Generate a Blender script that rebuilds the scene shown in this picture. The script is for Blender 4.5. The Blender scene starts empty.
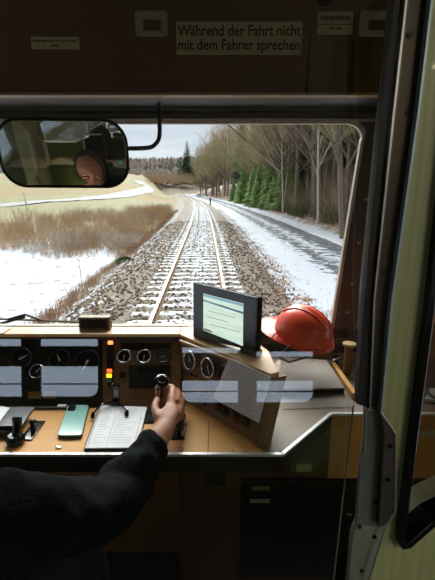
import bpy, bmesh, math, random
from mathutils import Vector, Matrix
S = bpy.context.scene
COL = S.collection
R = math.radians
# ------------------------------------------------------------------ camera, world, sun, exposure
CAMZ = 2.39
TH = math.atan(100 / 419.0)
cam = bpy.data.cameras.new('camera'); camo = bpy.data.objects.new('camera', cam); COL.objects.link(camo)
camo.location = (0, 0, CAMZ); camo.rotation_euler = (math.pi / 2 - TH, 0, 0)
cam.sensor_fit = 'HORIZONTAL'; cam.sensor_width = 36; cam.lens = 36 * 419 / 435.0
cam.clip_start = .01; cam.clip_end = 3000
S.camera = camo
S.view_settings.view_transform = 'Standard'; S.view_settings.look = 'None'
S.view_settings.gamma = 1; S.view_settings.use_curve_mapping = False
S.view_settings.exposure = .9
S.cycles.use_denoising = True
S.cycles.max_bounces = 10; S.cycles.diffuse_bounces = 5; S.cycles.glossy_bounces = 5
S.cycles.transparent_max_bounces = 24; S.cycles.sample_clamp_indirect = 4
w = bpy.data.worlds.new('overcast_sky'); S.world = w; w.use_nodes = True
nt = w.node_tree; nt.nodes.clear()
def N(t, kind, **k):
    n = t.nodes.new(kind)
    for a, b in k.items():
        if a in n.inputs: n.inputs[a].default_value = b
        else: setattr(n, a, b)
    return n
tc = N(nt, 'ShaderNodeTexCoord'); mp = N(nt, 'ShaderNodeMapping'); mp.inputs['Scale'].default_value = (1.2, 1.2, 11)
ns = N(nt, 'ShaderNodeTexNoise', Scale=1.6, Detail=5.0, Roughness=.55)
rp = N(nt, 'ShaderNodeValToRGB'); e = rp.color_ramp.elements
e[0].position = .32; e[0].color = (.60, .63, .74, 1); e[1].position = .62; e[1].color = (.86, .86, .91, 1)
bg = N(nt, 'ShaderNodeBackground', Strength=1.0); wo = N(nt, 'ShaderNodeOutputWorld')
L = nt.links.new
L(tc.outputs['Generated'], mp.inputs[0]); L(mp.outputs[0], ns.inputs['Vector']); L(ns.outputs[0], rp.inputs[0])
sx3 = N(nt, 'ShaderNodeSeparateXYZ'); mz = N(nt, 'ShaderNodeMapRange'); mz.inputs[1].default_value = .25; mz.inputs[2].default_value = .95; mz.inputs[3].default_value = .76; mz.inputs[4].default_value = 1.0
L(tc.outputs['Generated'], sx3.inputs[0]); L(sx3.outputs['Z'], mz.inputs[0]); L(mz.outputs[0], bg.inputs['Strength'])
L(rp.outputs[0], bg.inputs[0]); L(bg.outputs[0], wo.inputs[0])
sun = bpy.data.lights.new('sun', 'SUN'); suno = bpy.data.objects.new('sun', sun); COL.objects.link(suno)
sun.energy = 6.0; sun.angle = R(50); sun.color = (1, .95, .87)
suno.rotation_euler = Vector((.02, -.75, -.66)).to_track_quat('-Z', 'Y').to_euler()
# brightness of the fill light added unseen behind the camera to lift the interior
SALOON_FILL = 14.0

# ------------------------------------------------------------------ helpers
CV = Vector((0, 0, CAMZ)); FW = Vector((0, math.cos(TH), -math.sin(TH))); DN = Vector((0, -math.sin(TH), -math.cos(TH)))
def ray(px, py): return FW + Vector(((px - 217.5) / 419, 0, 0)) + DN * ((py - 290) / 419)
def PY(px, py, Y):
    d = ray(px, py); return CV + d * (Y / d.y)
def PZ(px, py, Z):
    d = ray(px, py); return CV + d * ((Z - CAMZ) / d.z)
def PP(px, py, p0, n):
    d = ray(px, py); return CV + d * ((Vector(p0) - CV).dot(n) / d.dot(n))
MC = {}
def srgb(c):
    return tuple((x / 255 / 12.92 if x / 255 <= .04045 else ((x / 255 + .055) / 1.055) ** 2.4) for x in c)
def mat(name, c, rough=.5, metal=0, var=.12, scale=20, bump=0, emit=0, stretch=None, c2=None, lin=False, spec=.5, coat=0):
    if name in MC: return MC[name]
    m = bpy.data.materials.new(name); MC[name] = m; m.use_nodes = True
    t = m.node_tree; b = t.nodes['Principled BSDF']
    c = c if lin else srgb(c)
    c2 = (c2 if lin else srgb(c2)) if c2 else tuple(x * (1 - var) for x in c)
    tc = N(t, 'ShaderNodeTexCoord'); mp = N(t, 'ShaderNodeMapping')
    if stretch: mp.inputs['Scale'].default_value = stretch
    n = N(t, 'ShaderNodeTexNoise', Scale=scale, Detail=4.0)
    r = N(t, 'ShaderNodeValToRGB'); e = r.color_ramp.elements
    e[0].position = .35; e[0].color = (*c2, 1); e[1].position = .65; e[1].color = (*c, 1)
    l = t.links.new
    l(tc.outputs['Object'], mp.inputs[0]); l(mp.outputs[0], n.inputs['Vector']); l(n.outputs[0], r.inputs[0])
    l(r.outputs[0], b.inputs['Base Color'])
    b.inputs['Roughness'].default_value = rough; b.inputs['Metallic'].default_value = metal
    b.inputs['Specular IOR Level'].default_value = spec; b.inputs['Coat Weight'].default_value = coat
    if bump:
        bp = N(t, 'ShaderNodeBump', Strength=bump, Distance=.01); l(n.outputs[0], bp.inputs['Height']); l(bp.outputs[0], b.inputs['Normal'])
    if emit:
        l(r.outputs[0], b.inputs['Emission Color']); b.inputs['Emission Strength'].default_value = emit
    return m
def glass_mat(name, tint=(.93, .96, .96), refl=(.8, .92, 1), k=.1, ior=1.5):
    m = bpy.data.materials.new(name); m.use_nodes = True; t = m.node_tree; t.nodes.clear()
    tr = N(t, 'ShaderNodeBsdfTransparent'); tr.inputs[0].default_value = (*tint, 1)
    gl = N(t, 'ShaderNodeBsdfGlossy', Roughness=.0); gl.inputs[0].default_value = (*refl, 1)
    fr = N(t, 'ShaderNodeFresnel', IOR=ior); ad = N(t, 'ShaderNodeMath', operation='ADD'); ad.inputs[1].default_value = k; ad.use_clamp = True
    mx = N(t, 'ShaderNodeMixShader'); o = N(t, 'ShaderNodeOutputMaterial'); l = t.links.new
    ge = N(t, 'ShaderNodeNewGeometry'); iv_ = N(t, 'ShaderNodeMath', operation='SUBTRACT'); iv_.inputs[0].default_value = 1.0; ml = N(t, 'ShaderNodeMath', operation='MULTIPLY')
    l(ge.outputs['Backfacing'], iv_.inputs[1]); l(fr.outputs[0], ad.inputs[0]); l(ad.outputs[0], ml.inputs[0]); l(iv_.outputs[0], ml.inputs[1]); l(ml.outputs[0], mx.inputs[0]); l(tr.outputs[0], mx.inputs[1]); l(gl.outputs[0], mx.inputs[2]); l(mx.outputs[0], o.inputs[0])
    return m
class MB:
    def __init__(s): s.v = []; s.f = []; s.m = []
    def add(s, vs, fs, mi=0):
        b = len(s.v); s.v += [Vector(v) for v in vs]; s.f += [tuple(b + i for i in f) for f in fs]; s.m += [mi] * len(fs); return s
    def box(s, a, b, M=None, mi=0):
        x0, y0, z0 = a; x1, y1, z1 = b
        vs = [Vector(p) for p in ((x0,y0,z0),(x1,y0,z0),(x1,y1,z0),(x0,y1,z0),(x0,y0,z1),(x1,y0,z1),(x1,y1,z1),(x0,y1,z1))]
        if M: vs = [M @ v for v in vs]
        return s.add(vs, [(3,2,1,0),(4,5,6,7),(0,1,5,4),(1,2,6,5),(2,3,7,6),(3,0,4,7)], mi)
    def prism(s, pts, off, mi=0):            # polygon extruded along off
        n = len(pts); off = Vector(off); p = [Vector(q) for q in pts]
        nrm = Vector((0,0,0))
        for i in range(n): nrm += p[i].cross(p[(i+1) % n])
        if nrm.dot(off) > 0: p = p[::-1]
        return s.add(p + [q + off for q in p], [tuple(range(n)), tuple(range(2*n-1, n-1, -1))] + [((i+1) % n, i, n+i, n+(i+1) % n) for i in range(n)], mi)
    def tube(s, pts, rad, n=8, cap=True, mi=0, closed=False):
        pts = [Vector(p) for p in pts]; k = len(pts)
        if not hasattr(rad, '__len__'): rad = [rad] * k
        b = len(s.v); ref = None
        for i, p in enumerate(pts):
            if closed: d = (pts[(i+1) % k] - pts[i-1])
            else: d = (pts[min(i+1, k-1)] - pts[max(i-1, 0)])
            d.normalize()
            if ref is None: ref = Vector((0,0,1)) if abs(d.z) < .9 else Vector((1,0,0))
            u = (ref - d * ref.dot(d)).normalized(); ref = u; v = d.cross(u)
            for j in range(n):
                a = 2*math.pi*j/n; s.v.append(p + (u*math.cos(a) + v*math.sin(a)) * rad[i])
        for i in range(k if closed else k-1):
            for j in range(n):
                i2 = (i+1) % k
                s.f.append((b+i*n+j, b+i*n+(j+1) % n, b+i2*n+(j+1) % n, b+i2*n+j)); s.m.append(mi)
        if cap and not closed:
            s.f.append(tuple(b+j for j in range(n))[::-1]); s.f.append(tuple(b+(k-1)*n+j for j in range(n))); s.m += [mi, mi]
        return s
    def cyl(s, a, b, r, n=20, mi=0, r2=None): return s.tube([a, b], [r, r if r2 is None else r2], n, mi=mi)
    def build(s, name, m=None, parent=None, smooth=False, bevel=0, seg=2, loc=None):
        me = bpy.data.meshes.new(name)
        vs = s.v
        if loc is not None: loc = Vector(loc); vs = [v - loc for v in vs]
        me.from_pydata([tuple(v) for v in vs], [], s.f)
        ms = m if isinstance(m, (list, tuple)) else [m]
        for x in ms:
            if x: me.materials.append(x)
        me.polygons.foreach_set('material_index', s.m)
        me.update()
        if smooth:
            me.polygons.foreach_set('use_smooth', [True]*len(me.polygons))
            if smooth != 'all':
                bm = bmesh.new(); bm.from_mesh(me)
                for e in bm.edges:
                    if len(e.link_faces) == 2 and e.calc_face_angle(0) > R(38): e.smooth = False
                bm.to_mesh(me); bm.free()
        o = bpy.data.objects.new(name, me); COL.objects.link(o)
        if loc is not None: o.location = loc
        if parent is not None:
            o.parent = parent
            if loc is None: o.matrix_parent_inverse = Matrix.Identity(4); o.location = -parent.location
            else: o.location = loc - parent.location
        if bevel:
            b = o.modifiers.new('bevel', 'BEVEL'); b.width = bevel; b.segments = seg; b.limit_method = 'ANGLE'; b.angle_limit = R(40)
        return o
def tag(o, label, cat, group=None):
    o['label'] = label; o['category'] = cat
    if group: o['group'] = group
    return o
def struct(o): o['kind'] = 'structure'; return o
def stuff(o): o['kind'] = 'stuff'; return o
def thing(name, label, cat, loc=(0,0,0), group=None):
    o = bpy.data.objects.new(name, None); COL.objects.link(o); o.location = loc; o.empty_display_size = .02
    return tag(o, label, cat, group)
def copy_tree(o, parent=None):
    c = o.copy(); COL.objects.link(c); c.parent = parent
    for ch in list(o.children): copy_tree(ch, c)
    return c
def rrect(x0, y0, x1, y1, r, n=6):
    out = []
    for cx, cy, a0 in ((x1-r, y1-r, 0), (x0+r, y1-r, 90), (x0+r, y0+r, 180), (x1-r, y0+r, 270)):
        for i in range(n+1):
            a = R(a0 + 90*i/n); out.append((cx + r*math.cos(a), cy + r*math.sin(a)))
    return out
def ringplate(outer, inner, off, mb=None, mi=0):     # plate with a hole; outer and inner have the same count
    mb = mb or MB(); n = len(outer); off = Vector(off)
    o = [Vector(p) for p in outer]; i = [Vector(p) for p in inner]
    vs = o + i + [p+off for p in o] + [p+off for p in i]; fs = []
    for k in range(n):
        j = (k+1) % n
        fs += [(k, j, n+j, n+k), (2*n+k, 3*n+k, 3*n+j, 2*n+j), (k, 2*n+k, 2*n+j, j), (n+k, n+j, 3*n+j, 3*n+k)]
    return mb.add(vs, fs, mi)
def frame_of(o, x, n):                                # matrix with local x, local z = surface normal
    x = Vector(x).normalized(); n = Vector(n).normalized(); y = n.cross(x).normalized(); x = y.cross(n)
    return Matrix(((x.x, y.x, n.x, o[0]), (x.y, y.y, n.y, o[1]), (x.z, y.z, n.z, o[2]), (0,0,0,1)))
def text(s, M, size, m, name='lettering', parent=None, bold=0, align='CENTER', sx=1.0):
    c = bpy.data.curves.new(name, 'FONT'); c.body = s; c.size = size; c.align_x = align; c.align_y = 'CENTER'
    c.offset = bold; c.extrude = .0002; c.materials.append(m); c.resolution_u = 3
    o = bpy.data.objects.new(name, c); COL.objects.link(o)
    dg = bpy.context.evaluated_depsgraph_get(); dg.update(); me = bpy.data.meshes.new_from_object(o.evaluated_get(dg)); bpy.data.objects.remove(o)
    me.materials.clear(); me.materials.append(m); o = bpy.data.objects.new(name, me); COL.objects.link(o)
    if parent is not None: o.parent = parent; o.matrix_local = Matrix.Translation(-parent.location) @ M @ Matrix.Diagonal((sx,1,1,1))
    else: o.matrix_world = M @ Matrix.Diagonal((sx,1,1,1))
    return o

# ------------------------------------------------------------------ materials
brown = mat('brown_laminate', (116, 80, 46), .45, var=.1, scale=60)
dkbrown = mat('dark_brown_laminate', (96, 66, 38), .45, var=.1, scale=60)
tan = mat('tan_laminate', (224, 164, 94), .5, var=.06, scale=40, spec=.3)
tanwall = mat('tan_wall', (186, 142, 90), .5, var=.06, scale=30)
cream = mat('cream_plastic', (222, 206, 170), .45, var=.05)
black = mat('black_plastic', (24, 24, 26), .4, var=.2)
gloss_black = mat('gloss_black', (14, 14, 16), .15, var=.1)
rubber = mat('black_rubber', (9, 9, 10), .6, var=.2)
steel = mat('brushed_steel', (200, 202, 205), .3, .9, var=.1, scale=8, stretch=(1, 30, 30))
chrome = mat('chrome', (225, 225, 228), .12, 1, var=.03)
bronze = mat('bronze_anodised_aluminium', (96, 84, 68), .4, .6, var=.1, scale=30, stretch=(8, 8, 1))
framebr = mat('grey_brown_frame', (98, 84, 76), .5, .1, var=.1)
green = mat('olive_green_panel', (158, 164, 116), .4, var=.07, scale=14, stretch=(22, 1, .35), c2=(142, 148, 102), coat=.3)
greysteel = mat('grey_green_steel', (112, 122, 118), .4, .35, var=.18, scale=14)
darksteel = mat('dark_flap_steel', (70, 66, 60), .45, .35, var=.15, scale=20)
linocol = mat('grey_lino', (44, 42, 40), .7, var=.15, scale=60)
offwhite = mat('off_white_ceiling', (120, 110, 88), .6, var=.04)
signc = mat('cream_sign', (205, 185, 145), .5, var=.05)
ink = mat('black_ink', (16, 14, 12), .6, var=0.02)
white = mat('white_paper', (240, 240, 246), .7, var=.03)
greybrown = mat('grey_brown_top', (128, 112, 100), .5, var=.08, scale=60)
navy = mat('navy_wool', (17, 19, 26), .95, var=.35, scale=240, bump=.4, spec=.15)

# ------------------------------------------------------------------ car body: structure
XL, XR, YB, YF, ZF, ZC = -1.6, 1.4, -2.3, 1.42, .95, 3.05
struct(MB().box((XL, YB, ZF-.06), (XR, YF+.1, ZF)).build('floor', linocol))
struct(MB().box((XL, YB, ZC), (XR, YF+.12, ZC+.05)).build('ceiling', offwhite))
# outer side walls with window openings  (a wall = boxes around its openings, one mesh)
def wall_x(name, x, th, y0, y1, z0, z1, holes, m):
    mb = MB(); holes = sorted(holes); y = y0
    for (a, b, c, d) in holes:
        mb.box((x, y, z0), (x+th, a, z1)); mb.box((x, a, z0), (x+th, b, c)); mb.box((x, a, d), (x+th, b, z1)); y = b
    mb.box((x, y, z0), (x+th, y1, z1)); return struct(mb.build(name, m))
def wall_y(name, y, th, x0, x1, z0, z1, holes, m):
    mb = MB(); x = x0
    for (a, b, cs) in sorted(holes):
        mb.box((x, y, z0), (a, y+th, z1)); z = z0
        for (c, d) in cs: mb.box((a, y, z), (b, y+th, c)); z = d
        mb.box((a, y, z), (b, y+th, z1)); x = b
    mb.box((x, y, z0), (x1, y+th, z1)); return struct(mb.build(name, m))
wall_x('wall_left', XL-.06, .06, YB, YF+.1, ZF, ZC, [(.55, 1.15, 1.85, 2.55)], mat('wall_olive', (120, 122, 88), .5, scale=10))
wall_x('wall_right', XR, .06, YB, YF+.1, ZF, ZC, [(-1.9, -1.0, 1.7, 2.6), (-.55, .25, 1.35, 2.75), (.75, 1.25, 1.85, 2.6)], mat('wall_olive2', (150, 150, 112), .5, scale=10))
bands = [(1.56, 1.765), (1.895, 1.945)]
wall_y('wall_rear', YB+.075, .025, XL, XR, ZF, ZC, [(-1.56, -1.287, bands), (-1.165, -.785, bands), (-.233, .135, [(1.52, 1.67), (1.85, 1.888)]), (.258, .63, [(1.52, 1.67), (1.825, 1.862)])], mat('wall_rear_brown', (74, 62, 46), .6))
mb = MB()
for x, z, sx in ((-.785, 1.56, -1), (-.233, 1.52, 1), (.63, 1.52, -1)):
    rr_ = .07; pts = [(x, YB+.08, z)] + [(x + sx*rr_*(1-math.sin(R(a))), YB+.08, z + rr_*(1-math.cos(R(a)))) for a in range(0, 91, 15)]
    mb.prism(pts, (0, .01, 0))
struct(mb.build('trim_2', mat('wall_rear_brown', (0,0,0))))
MB_bar = MB()
for x0_, x1_, z_ in ((-1.56, -1.287, 1.635), (-1.165, -.785, 1.635), (-.233, .135, 1.585), (.258, .63, 1.585)): MB_bar.box((x0_, YB+.05, z_), (x1_, YB+.062, z_+.006))
struct(MB_bar.build('trim_3', rubber))
# front wall round the windscreen
WT, WB = 2.597, 1.925            # glass top / bottom
def wsx(z): return .462 + (z - 2.597) * (.06/.67)
n_ = 7
hole = [(-1.25, WB), (wsx(WB), WB)]
# rounded top right corner
hole += [(wsx(WT-.05), WT-.05)]
for i in range(1, n_): 
    a = R(90*i/n_); hole.append((wsx(WT)-.05+.05*math.cos(a), WT-.05+.05*math.sin(a)))
hole += [(wsx(WT)-.05, WT), (-1.25, WT)]
cx_, cz_ = -.4, 2.26
def scaled(h, dx, dz): return [(x + (dx if x > cx_ else -dx), z + (dz if z > cz_ else -dz)) for x, z in h]
def proj_rect(h, x0, x1, z0, z1):
    out = []
    for x, z in h:
        out.append((x1 if x > cx_ else x0, z1 if z > cz_ else z0))
    return out
fr_o = scaled(hole, .075, .06)
mb = ringplate([(x, YF, z) for x, z in proj_rect(fr_o, XL, XR, .2, ZC)], [(x, YF, z) for x, z in fr_o], (0, .08, 0))
struct(mb.build('wall_front', tanwall))
wf = ringplate([(x, YF-.035, z) for x, z in fr_o], [(x, YF-.02, z) for x, z in hole], (0, .022, 0)).build('window_1', framebr)
struct(wf)
# light rubber seal round the glass, pane, rivets
ringplate([(x, YF-.030, z) for x, z in scaled(hole, .004, .004)], [(x, YF-.030, z) for x, z in scaled(hole, -.006, -.006)], (0, .02, 0)).build('window_seal', mat('pale_seal', (196, 186, 168), .5), wf)
MB().prism([(x, YF-.022, z) for x, z in scaled(hole, .004, .004)], (0, .006, 0)).build('windscreen_pane', glass_mat('clear_glass', (.97, .98, .98), k=0.0, ior=1.3), wf)
mb = MB()
for z in (2.50, 2.36, 2.22, 2.08, 1.98):
    x = wsx(z) + .04; mb.cyl((x, YF-.040, z), (x, YF-.03, z), .004, 10)
mb.build('rivet', steel, wf)
# cab side window in right wall gets a frame
def sidewin(name, x, y0, y1, z0, z1):
    o = ringplate([(x, a, b) for a, b in rrect(y0-.03, z0-.03, y1+.03, z1+.03, .07)], [(x, a, b) for a, b in rrect(y0+.005, z0+.005, y1-.005, z1-.005, .05)], (-.02 if x > 0 else .02, 0, 0)).build(name, rubber); struct(o)
    MB().box((x+.03, y0-.02, z0-.02), (x+.034, y1+.02, z1+.02)).build('window_pane', bpy.data.materials.get('clear_glass'), o)
    return o
sidewin('window_2', XR, .75, 1.25, 1.85, 2.6); sidewin('window_3', XR, -.55, .25, 1.35, 2.75); sidewin('window_4', XR, -1.9, -1.0, 1.7, 2.6); sidewin('window_5', XL, .55, 1.15, 1.85, 2.55)

# ------------------------------------------------------------------ overhead panel with signs
OY = 1.05
def onY(px, py, Y): p = PY(px, py, Y); return p
zb = PY(200, 93, OY).z
sx_ = PY(308.5, 50, OY).x
top = ZC
ol = thing('overhead_locker', 'dark brown locker panels above the windscreen with recessed latches', 'locker', (-.3, OY, zb))
MB().box((XL+.01, OY, zb), (sx_-.0035, OY+.02, top-.001)).build('locker_door', brown, ol, bevel=.002)
d2 = MB().box((sx_+.0035, OY, zb), (.62, OY+.02, top-.001)).build('locker_door', brown, ol, bevel=.002)
MB().box((XL+.01, OY+.022, zb-.004), (.62, YF-.05, zb+.02)).build('locker_base', black, ol)
MB().box((XL+.01, OY-.006, zb-.006), (.62, OY+.021, zb-.0005)).build('lower_edge', mat('worn_edge', (176, 146, 104), .4), ol)
# small inner cover on right door, with screws
q = [PY(335, 40, OY), PY(372, 40, OY), PY(368, 87, OY), PY(332, 87, OY)]
cov = MB().prism([(p.x, OY-.003, p.z) for p in q], (0, .003, 0)).build('cover_plate', dkbrown, ol)
for a, b in ((338, 42), (334, 84), (369, 84)):
    p = PY(a, b, OY); MB().cyl((p.x, OY-.006, p.z), (p.x, OY-.002, p.z), .003, 10).build('screw', chrome, cov)
def latch(px0, py0, px1, py1):
    a = PY(px0, py0, OY); b = PY(px1, py1, OY)
    x0, x1, z0, z1 = a.x, b.x, b.z, a.z
    m = mat('grey_latch', (190, 182, 166), .35, .3)
    f = (x1-x0); h = (z1-z0)
    o = ringplate([(x, OY-.007, z) for x, z in rrect(x0, z0, x1, z1, .007)], [(x, OY-.007, z) for x, z in rrect(x0+f*.24, z0+h*.22, x1-f*.2, z1-h*.32, .003)], (0, .006, 0)).build('latch', m, ol)
    MB().box((x0+f*.2, OY-.0025, z0+h*.18), (x1-f*.16, OY-.001, z1-h*.28)).build('latch_recess', mat('green_glass_recess', (34, 44, 40), .2), o)
    for u in (.12, .88):
        for v in (.15, .85):
            MB().cyl((x0+f*u, OY-.009, z0+h*v), (x0+f*u, OY-.006, z0+h*v), .0022, 8).build('screw', black, o)
latch(135, 12, 168, 37); latch(360, 12, 393, 37)
def sign(name, label, c0, c1, lines, size, bold, split=False):
    a = PY(*c0, OY); b = PY(*c1, OY); cx = (a.x+b.x)/2; cz = (a.z+b.z)/2
    o = thing(name, label, 'sign', (cx, OY, cz))
    MB().box((a.x, OY-.003, b.z), (b.x, OY-.0003, a.z)).build('sign_plate', signc, o, bevel=.0008)
    for s_, dz, sc, sx in lines:
        text(s_, frame_of((cx, OY-.0033, cz + dz*(a.z-b.z)), (1,0,0), (0,-1,0)), size*sc, ink, 'lettering', o, bold, sx=sx)
    if split: MB().box((a.x, OY-.0034, cz-.0015-.002), (b.x, OY-.0031, cz-.002)).build('divider', ink, o)
    return o
sign('warning_sign', 'large cream sign with two lines of bold black lettering above the windscreen', (176, 22), (301, 55), [('Während der Fahrt nicht', .215, 1, .885), ('mit dem Fahrer sprechen', -.215, 1, .885)], .0305, .00055)
sign('label_plate', 'small cream label with two tiny black lines above the rear-view mirror', (31, 37), (80, 49.5), [('Bitte während der Fahrt nicht', .16, 1, 1), ('öffnen', -.24, 1, 1)], .0082, .0002)
sign('label_plate', 'small cream two-part label on the narrow overhead locker door', (318, 12), (352, 35), [('FAHRSPERRE', .2, 1, .95), ('ein  aus', -.22, .7, 1)], .0125, .0004, True)
# round dark knob at the very top of the right locker door
p = PY(324, 0, OY); MB().tube([(p.x, OY, p.z+.004), (p.x, OY-.01, p.z+.004), (p.x, OY-.03, p.z+.004)], [.012, .02, .018], 20).build('locker_knob', gloss_black, ol, smooth=True)
# roller blind box between locker and windscreen
rb = thing('roller_blind', 'rolled up dark sun blind in the housing above the windscreen', 'blind', (0, 1.2, zb-.02))
MB().cyl((-1.2, 1.23, zb-.021), (.5, 1.23, zb-.021), .014, 16).build('blind_roll', mat('blind_cloth', (100, 92, 86), .8), rb, smooth=True)
MB().box((-1.25, 1.27, PY(200, 119, 1.27).z), (.55, 1.29, zb+.03)).build('housing', black, rb, bevel=.002)
MB().cyl((-1.2, 1.165, zb-.036), (.5, 1.165, zb-.036), .004, 10).build('bottom_bar', mat('blind_bar', (96, 92, 92), .4, .5), rb, smooth=True)
MB().box((-1.25, 1.36, WT+.003), (.55, 1.385, WT+.05)).build('rear_housing', black, rb)

# ------------------------------------------------------------------ cab partition post, glass, green door leaf
GA = R(6); GN = Vector((0, -math.cos(GA), math.sin(GA))); G0 = Vector((0, .25, 2.2))
PG = .25
def poly(pts, Y, th, name, m, parent=None, bevel=0):
    return MB().prism([PY(a, b, Y) for a, b in pts], (0, th, 0)).build(name, m, parent, bevel=bevel)
glass = glass_mat('partition_glass', (.90, .935, .935), (.74, .9, 1.0), k=.10)
right_g = [(387, 60), (352, 405), (331, 590)]
gp = [PP(a, b, G0, GN) for a, b in right_g]
topz = 2.95; t_ = (topz - G0.z); topp = Vector((gp[0].x + .012, G0.y + t_*math.tan(GA), topz))
botp = Vector((gp[2].x-.01, G0.y + (1.2-G0.z)*math.tan(GA), 1.2))
pts = [topp] + gp + [botp, Vector((XL+.005, botp.y, 1.2)), Vector((XL+.005, topp.y, topz))]
MB().prism(pts, GN * -.004).build('window_6', glass); struct(bpy.data.objects['window_6'])
# a slim edge strip of the glass
mb = MB(); mb.tube([gp[1] + Vector((.001, 0, 0)), gp[2] + Vector((.001, 0, 0))], .0006, 6); mb.build('glass_edge', mat('glass_edge', (110, 126, 128), .4), bpy.data.objects['window_6'])
# partition base below the glass and to the left
# post = black rubber strip + metal bead + bronze face + pale edge
PYY = .245
def L2(pts, y0=-60, y1=None): return pts
k_ = 4.0
def ex(a, b, t): return (a[0] + (b[0]-a[0])*t, a[1] + (b[1]-a[1])*t)
post = thing('door_post', 'dark bronze partition post with black rubber strip beside the olive panel', 'post', tuple(PY(380, 300, PYY)))
poly([(405, -60), (401, -10), (390, 110), (373.5, 300), (370, 408), (357, 404), (364, 300), (382, 110), (396, -10), (400, -60)], PYY-.004, .006, 'rubber_strip', rubber, post)
poly([(414, -60), (409, 0), (397, 110), (377, 300), (371, 409), (369.5, 408), (373.5, 300), (390.5, 110), (401.5, 0), (406, -60)], PYY-.001, .008, 'side_channel', bronze, post)
poly([(412.5, -60), (407.5, 0), (395.5, 110), (375.2, 300), (370.8, 409), (369.6, 409), (373.6, 300), (393.2, 110), (405.5, 0), (410.5, -60)], PYY-.006, .008, 'steel_bead', steel, post)
poly([(438, -60), (431, 0), (418, 110), (392, 300), (381, 412), (370.8, 409), (375.6, 300), (396, 110), (408, 0), (413, -60)], PYY, .03, 'post_face', mat('dark_bronze', (66, 57, 46), .4, .5, var=.12), post)
poly([(440, -60), (433.5, 0), (420.5, 110), (394, 300), (383, 411), (381, 411), (391.5, 300), (418, 110), (431, 0), (437.5, -60)], PYY-.005, .02, 'pale_edge', mat('pale_alu_edge', (160, 178, 184), .35, .4), post)
for a, b in ((408, 113), (384, 272), (373, 398), (410, 35)):
    p = PY(a, b, PYY); MB().cyl((p.x, PYY-.0006, p.z), (p.x, PYY+.001, p.z), .0018, 12).build('bolt', rubber, post)
# green door leaf with gasketed window
DY = .27
dl = [PY(-0 + 434, -60, DY), PY(432, 0, DY), PY(420, 110, DY), PY(393, 300, DY), PY(366, 580, DY), PY(352, 700, DY)]
xr = .75
zt, zbm = 3.0, .98
def win_pts():
    # window of the leaf: bottom-left rounded corner
    out = []
    A = [PY(441, 180, DY), PY(425, 320, DY), PY(411, 430, DY), PY(400, 518, DY), PY(398.2, 530, DY), PY(398.6, 537, DY), PY(401.5, 541, DY), PY(406.5, 540, DY), PY(430, 519, DY), PY(470, 500, DY)]
    return A
W = win_pts()
Wtop = Vector((W[0].x + (W[0].x-W[1].x)*2.0, DY, W[0].z + (W[0].z-W[1].z)*2.0))
Wr = Vector((.62, DY, W[-1].z + .03)); Wrt = Vector((.62, DY, Wtop.z))
inner = [Wtop] + W + [Wr, Wrt]
cw = Vector((.36, DY, 2.25))
outerp = []
for p in inner:
    d = p - cw; outerp.append(p + Vector((d.x, 0, d.z)).normalized() * .0)
# leaf = outline polygon minus window, built as a ring with matched corners
leafo = [Vector((dl[0].x + .004, DY, 2.98)), dl[2], dl[3], (dl[3]*2+dl[4])/3, (dl[3]+dl[4]*2)/3, dl[4], dl[5], Vector((dl[5].x+.02, DY, zbm)), Vector((.17, DY, zbm)), Vector((.25, DY, zbm)), Vector((.4, DY, zbm)), Vector((xr, DY, zbm)), Vector((xr, DY, 2.98))]
leaf = ringplate(leafo, inner, (0, .035, 0)).build('door_1', green); struct(leaf)
def offset_poly(ps, d):
    n = len(ps); out = []
    for i in range(n):
        a, b, c = ps[i-1], ps[i], ps[(i+1) % n]
        e1 = (b-a).normalized(); e2 = (c-b).normalized()
        n1 = Vector((-e1.z, 0, e1.x)); n2 = Vector((-e2.z, 0, e2.x)); m = (n1+n2)
        m = m.normalized() * (d / max(.5, m.normalized().dot(n1))); out.append(b + m)
    return out
gi = offset_poly(inner, .003); go = offset_poly(inner, -.0025)
if (gi[3]-cw).length > (go[3]-cw).length: gi = offset_poly(inner, -.003); go = offset_poly(inner, .0025)
up = Vector((0, -.006, 0))
ringplate([p+up for p in go], [p+up for p in gi], (0, .02, 0)).build('window_gasket', gloss_black, leaf, smooth=False, bevel=.001)
MB().prism([p + Vector((0, .012, 0)) for p in inner], (0, .004, 0)).build('door_glass', glass_mat('door_glass', (.82, .8, .76), k=.04), leaf)
# folded steel strike plate on the post
sp = thing('strike_plate', 'folded grey steel latch plate with bolts below the partition post', 'latch plate', tuple(PY(378, 470, .235)))
SY = .235
poly([(366, 408), (380, 412), (384, 430), (378.5, 528), (357, 526), (361.5, 462), (364.5, 453)], SY+.004, .006, 'plate_face', greysteel, sp, bevel=.0006)
poly([(380, 412), (395, 434), (394.5, 512), (385, 526), (378.5, 528), (384, 432)], SY-.001, .008, 'folded_flange', darksteel, sp, bevel=.0006)
poly([(357, 526), (385, 526), (367, 585), (362, 600), (346, 600), (349, 580), (352.5, 538)], SY+.003, .007, 'lower_plate', mat('lower_green_steel', (128, 138, 122), .45, .3, var=.15), sp, bevel=.0006)
def edge(pts, name='bright_edge', r=.0007):
    MB().tube([PY(a, b, SY-.001) for a, b in pts], r, 6).build(name, steel, sp)
edge([(380, 411), (395.5, 433.5), (395, 512), (385.5, 526), (367.5, 585)]); edge([(366, 409), (364.3, 453), (361, 462), (357, 525), (352, 538), (349, 582)])
for a, b in ((389, 445), (387, 478), (384, 519), (378, 505), (376, 540), (363, 574), (361, 530)):
    p = PY(a, b, SY); MB().cyl((p.x, SY-(.002 if a > 384 else -.002), p.z), (p.x, SY+.006, p.z), .0013, 12).build('bolt', gloss_black, sp)
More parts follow.
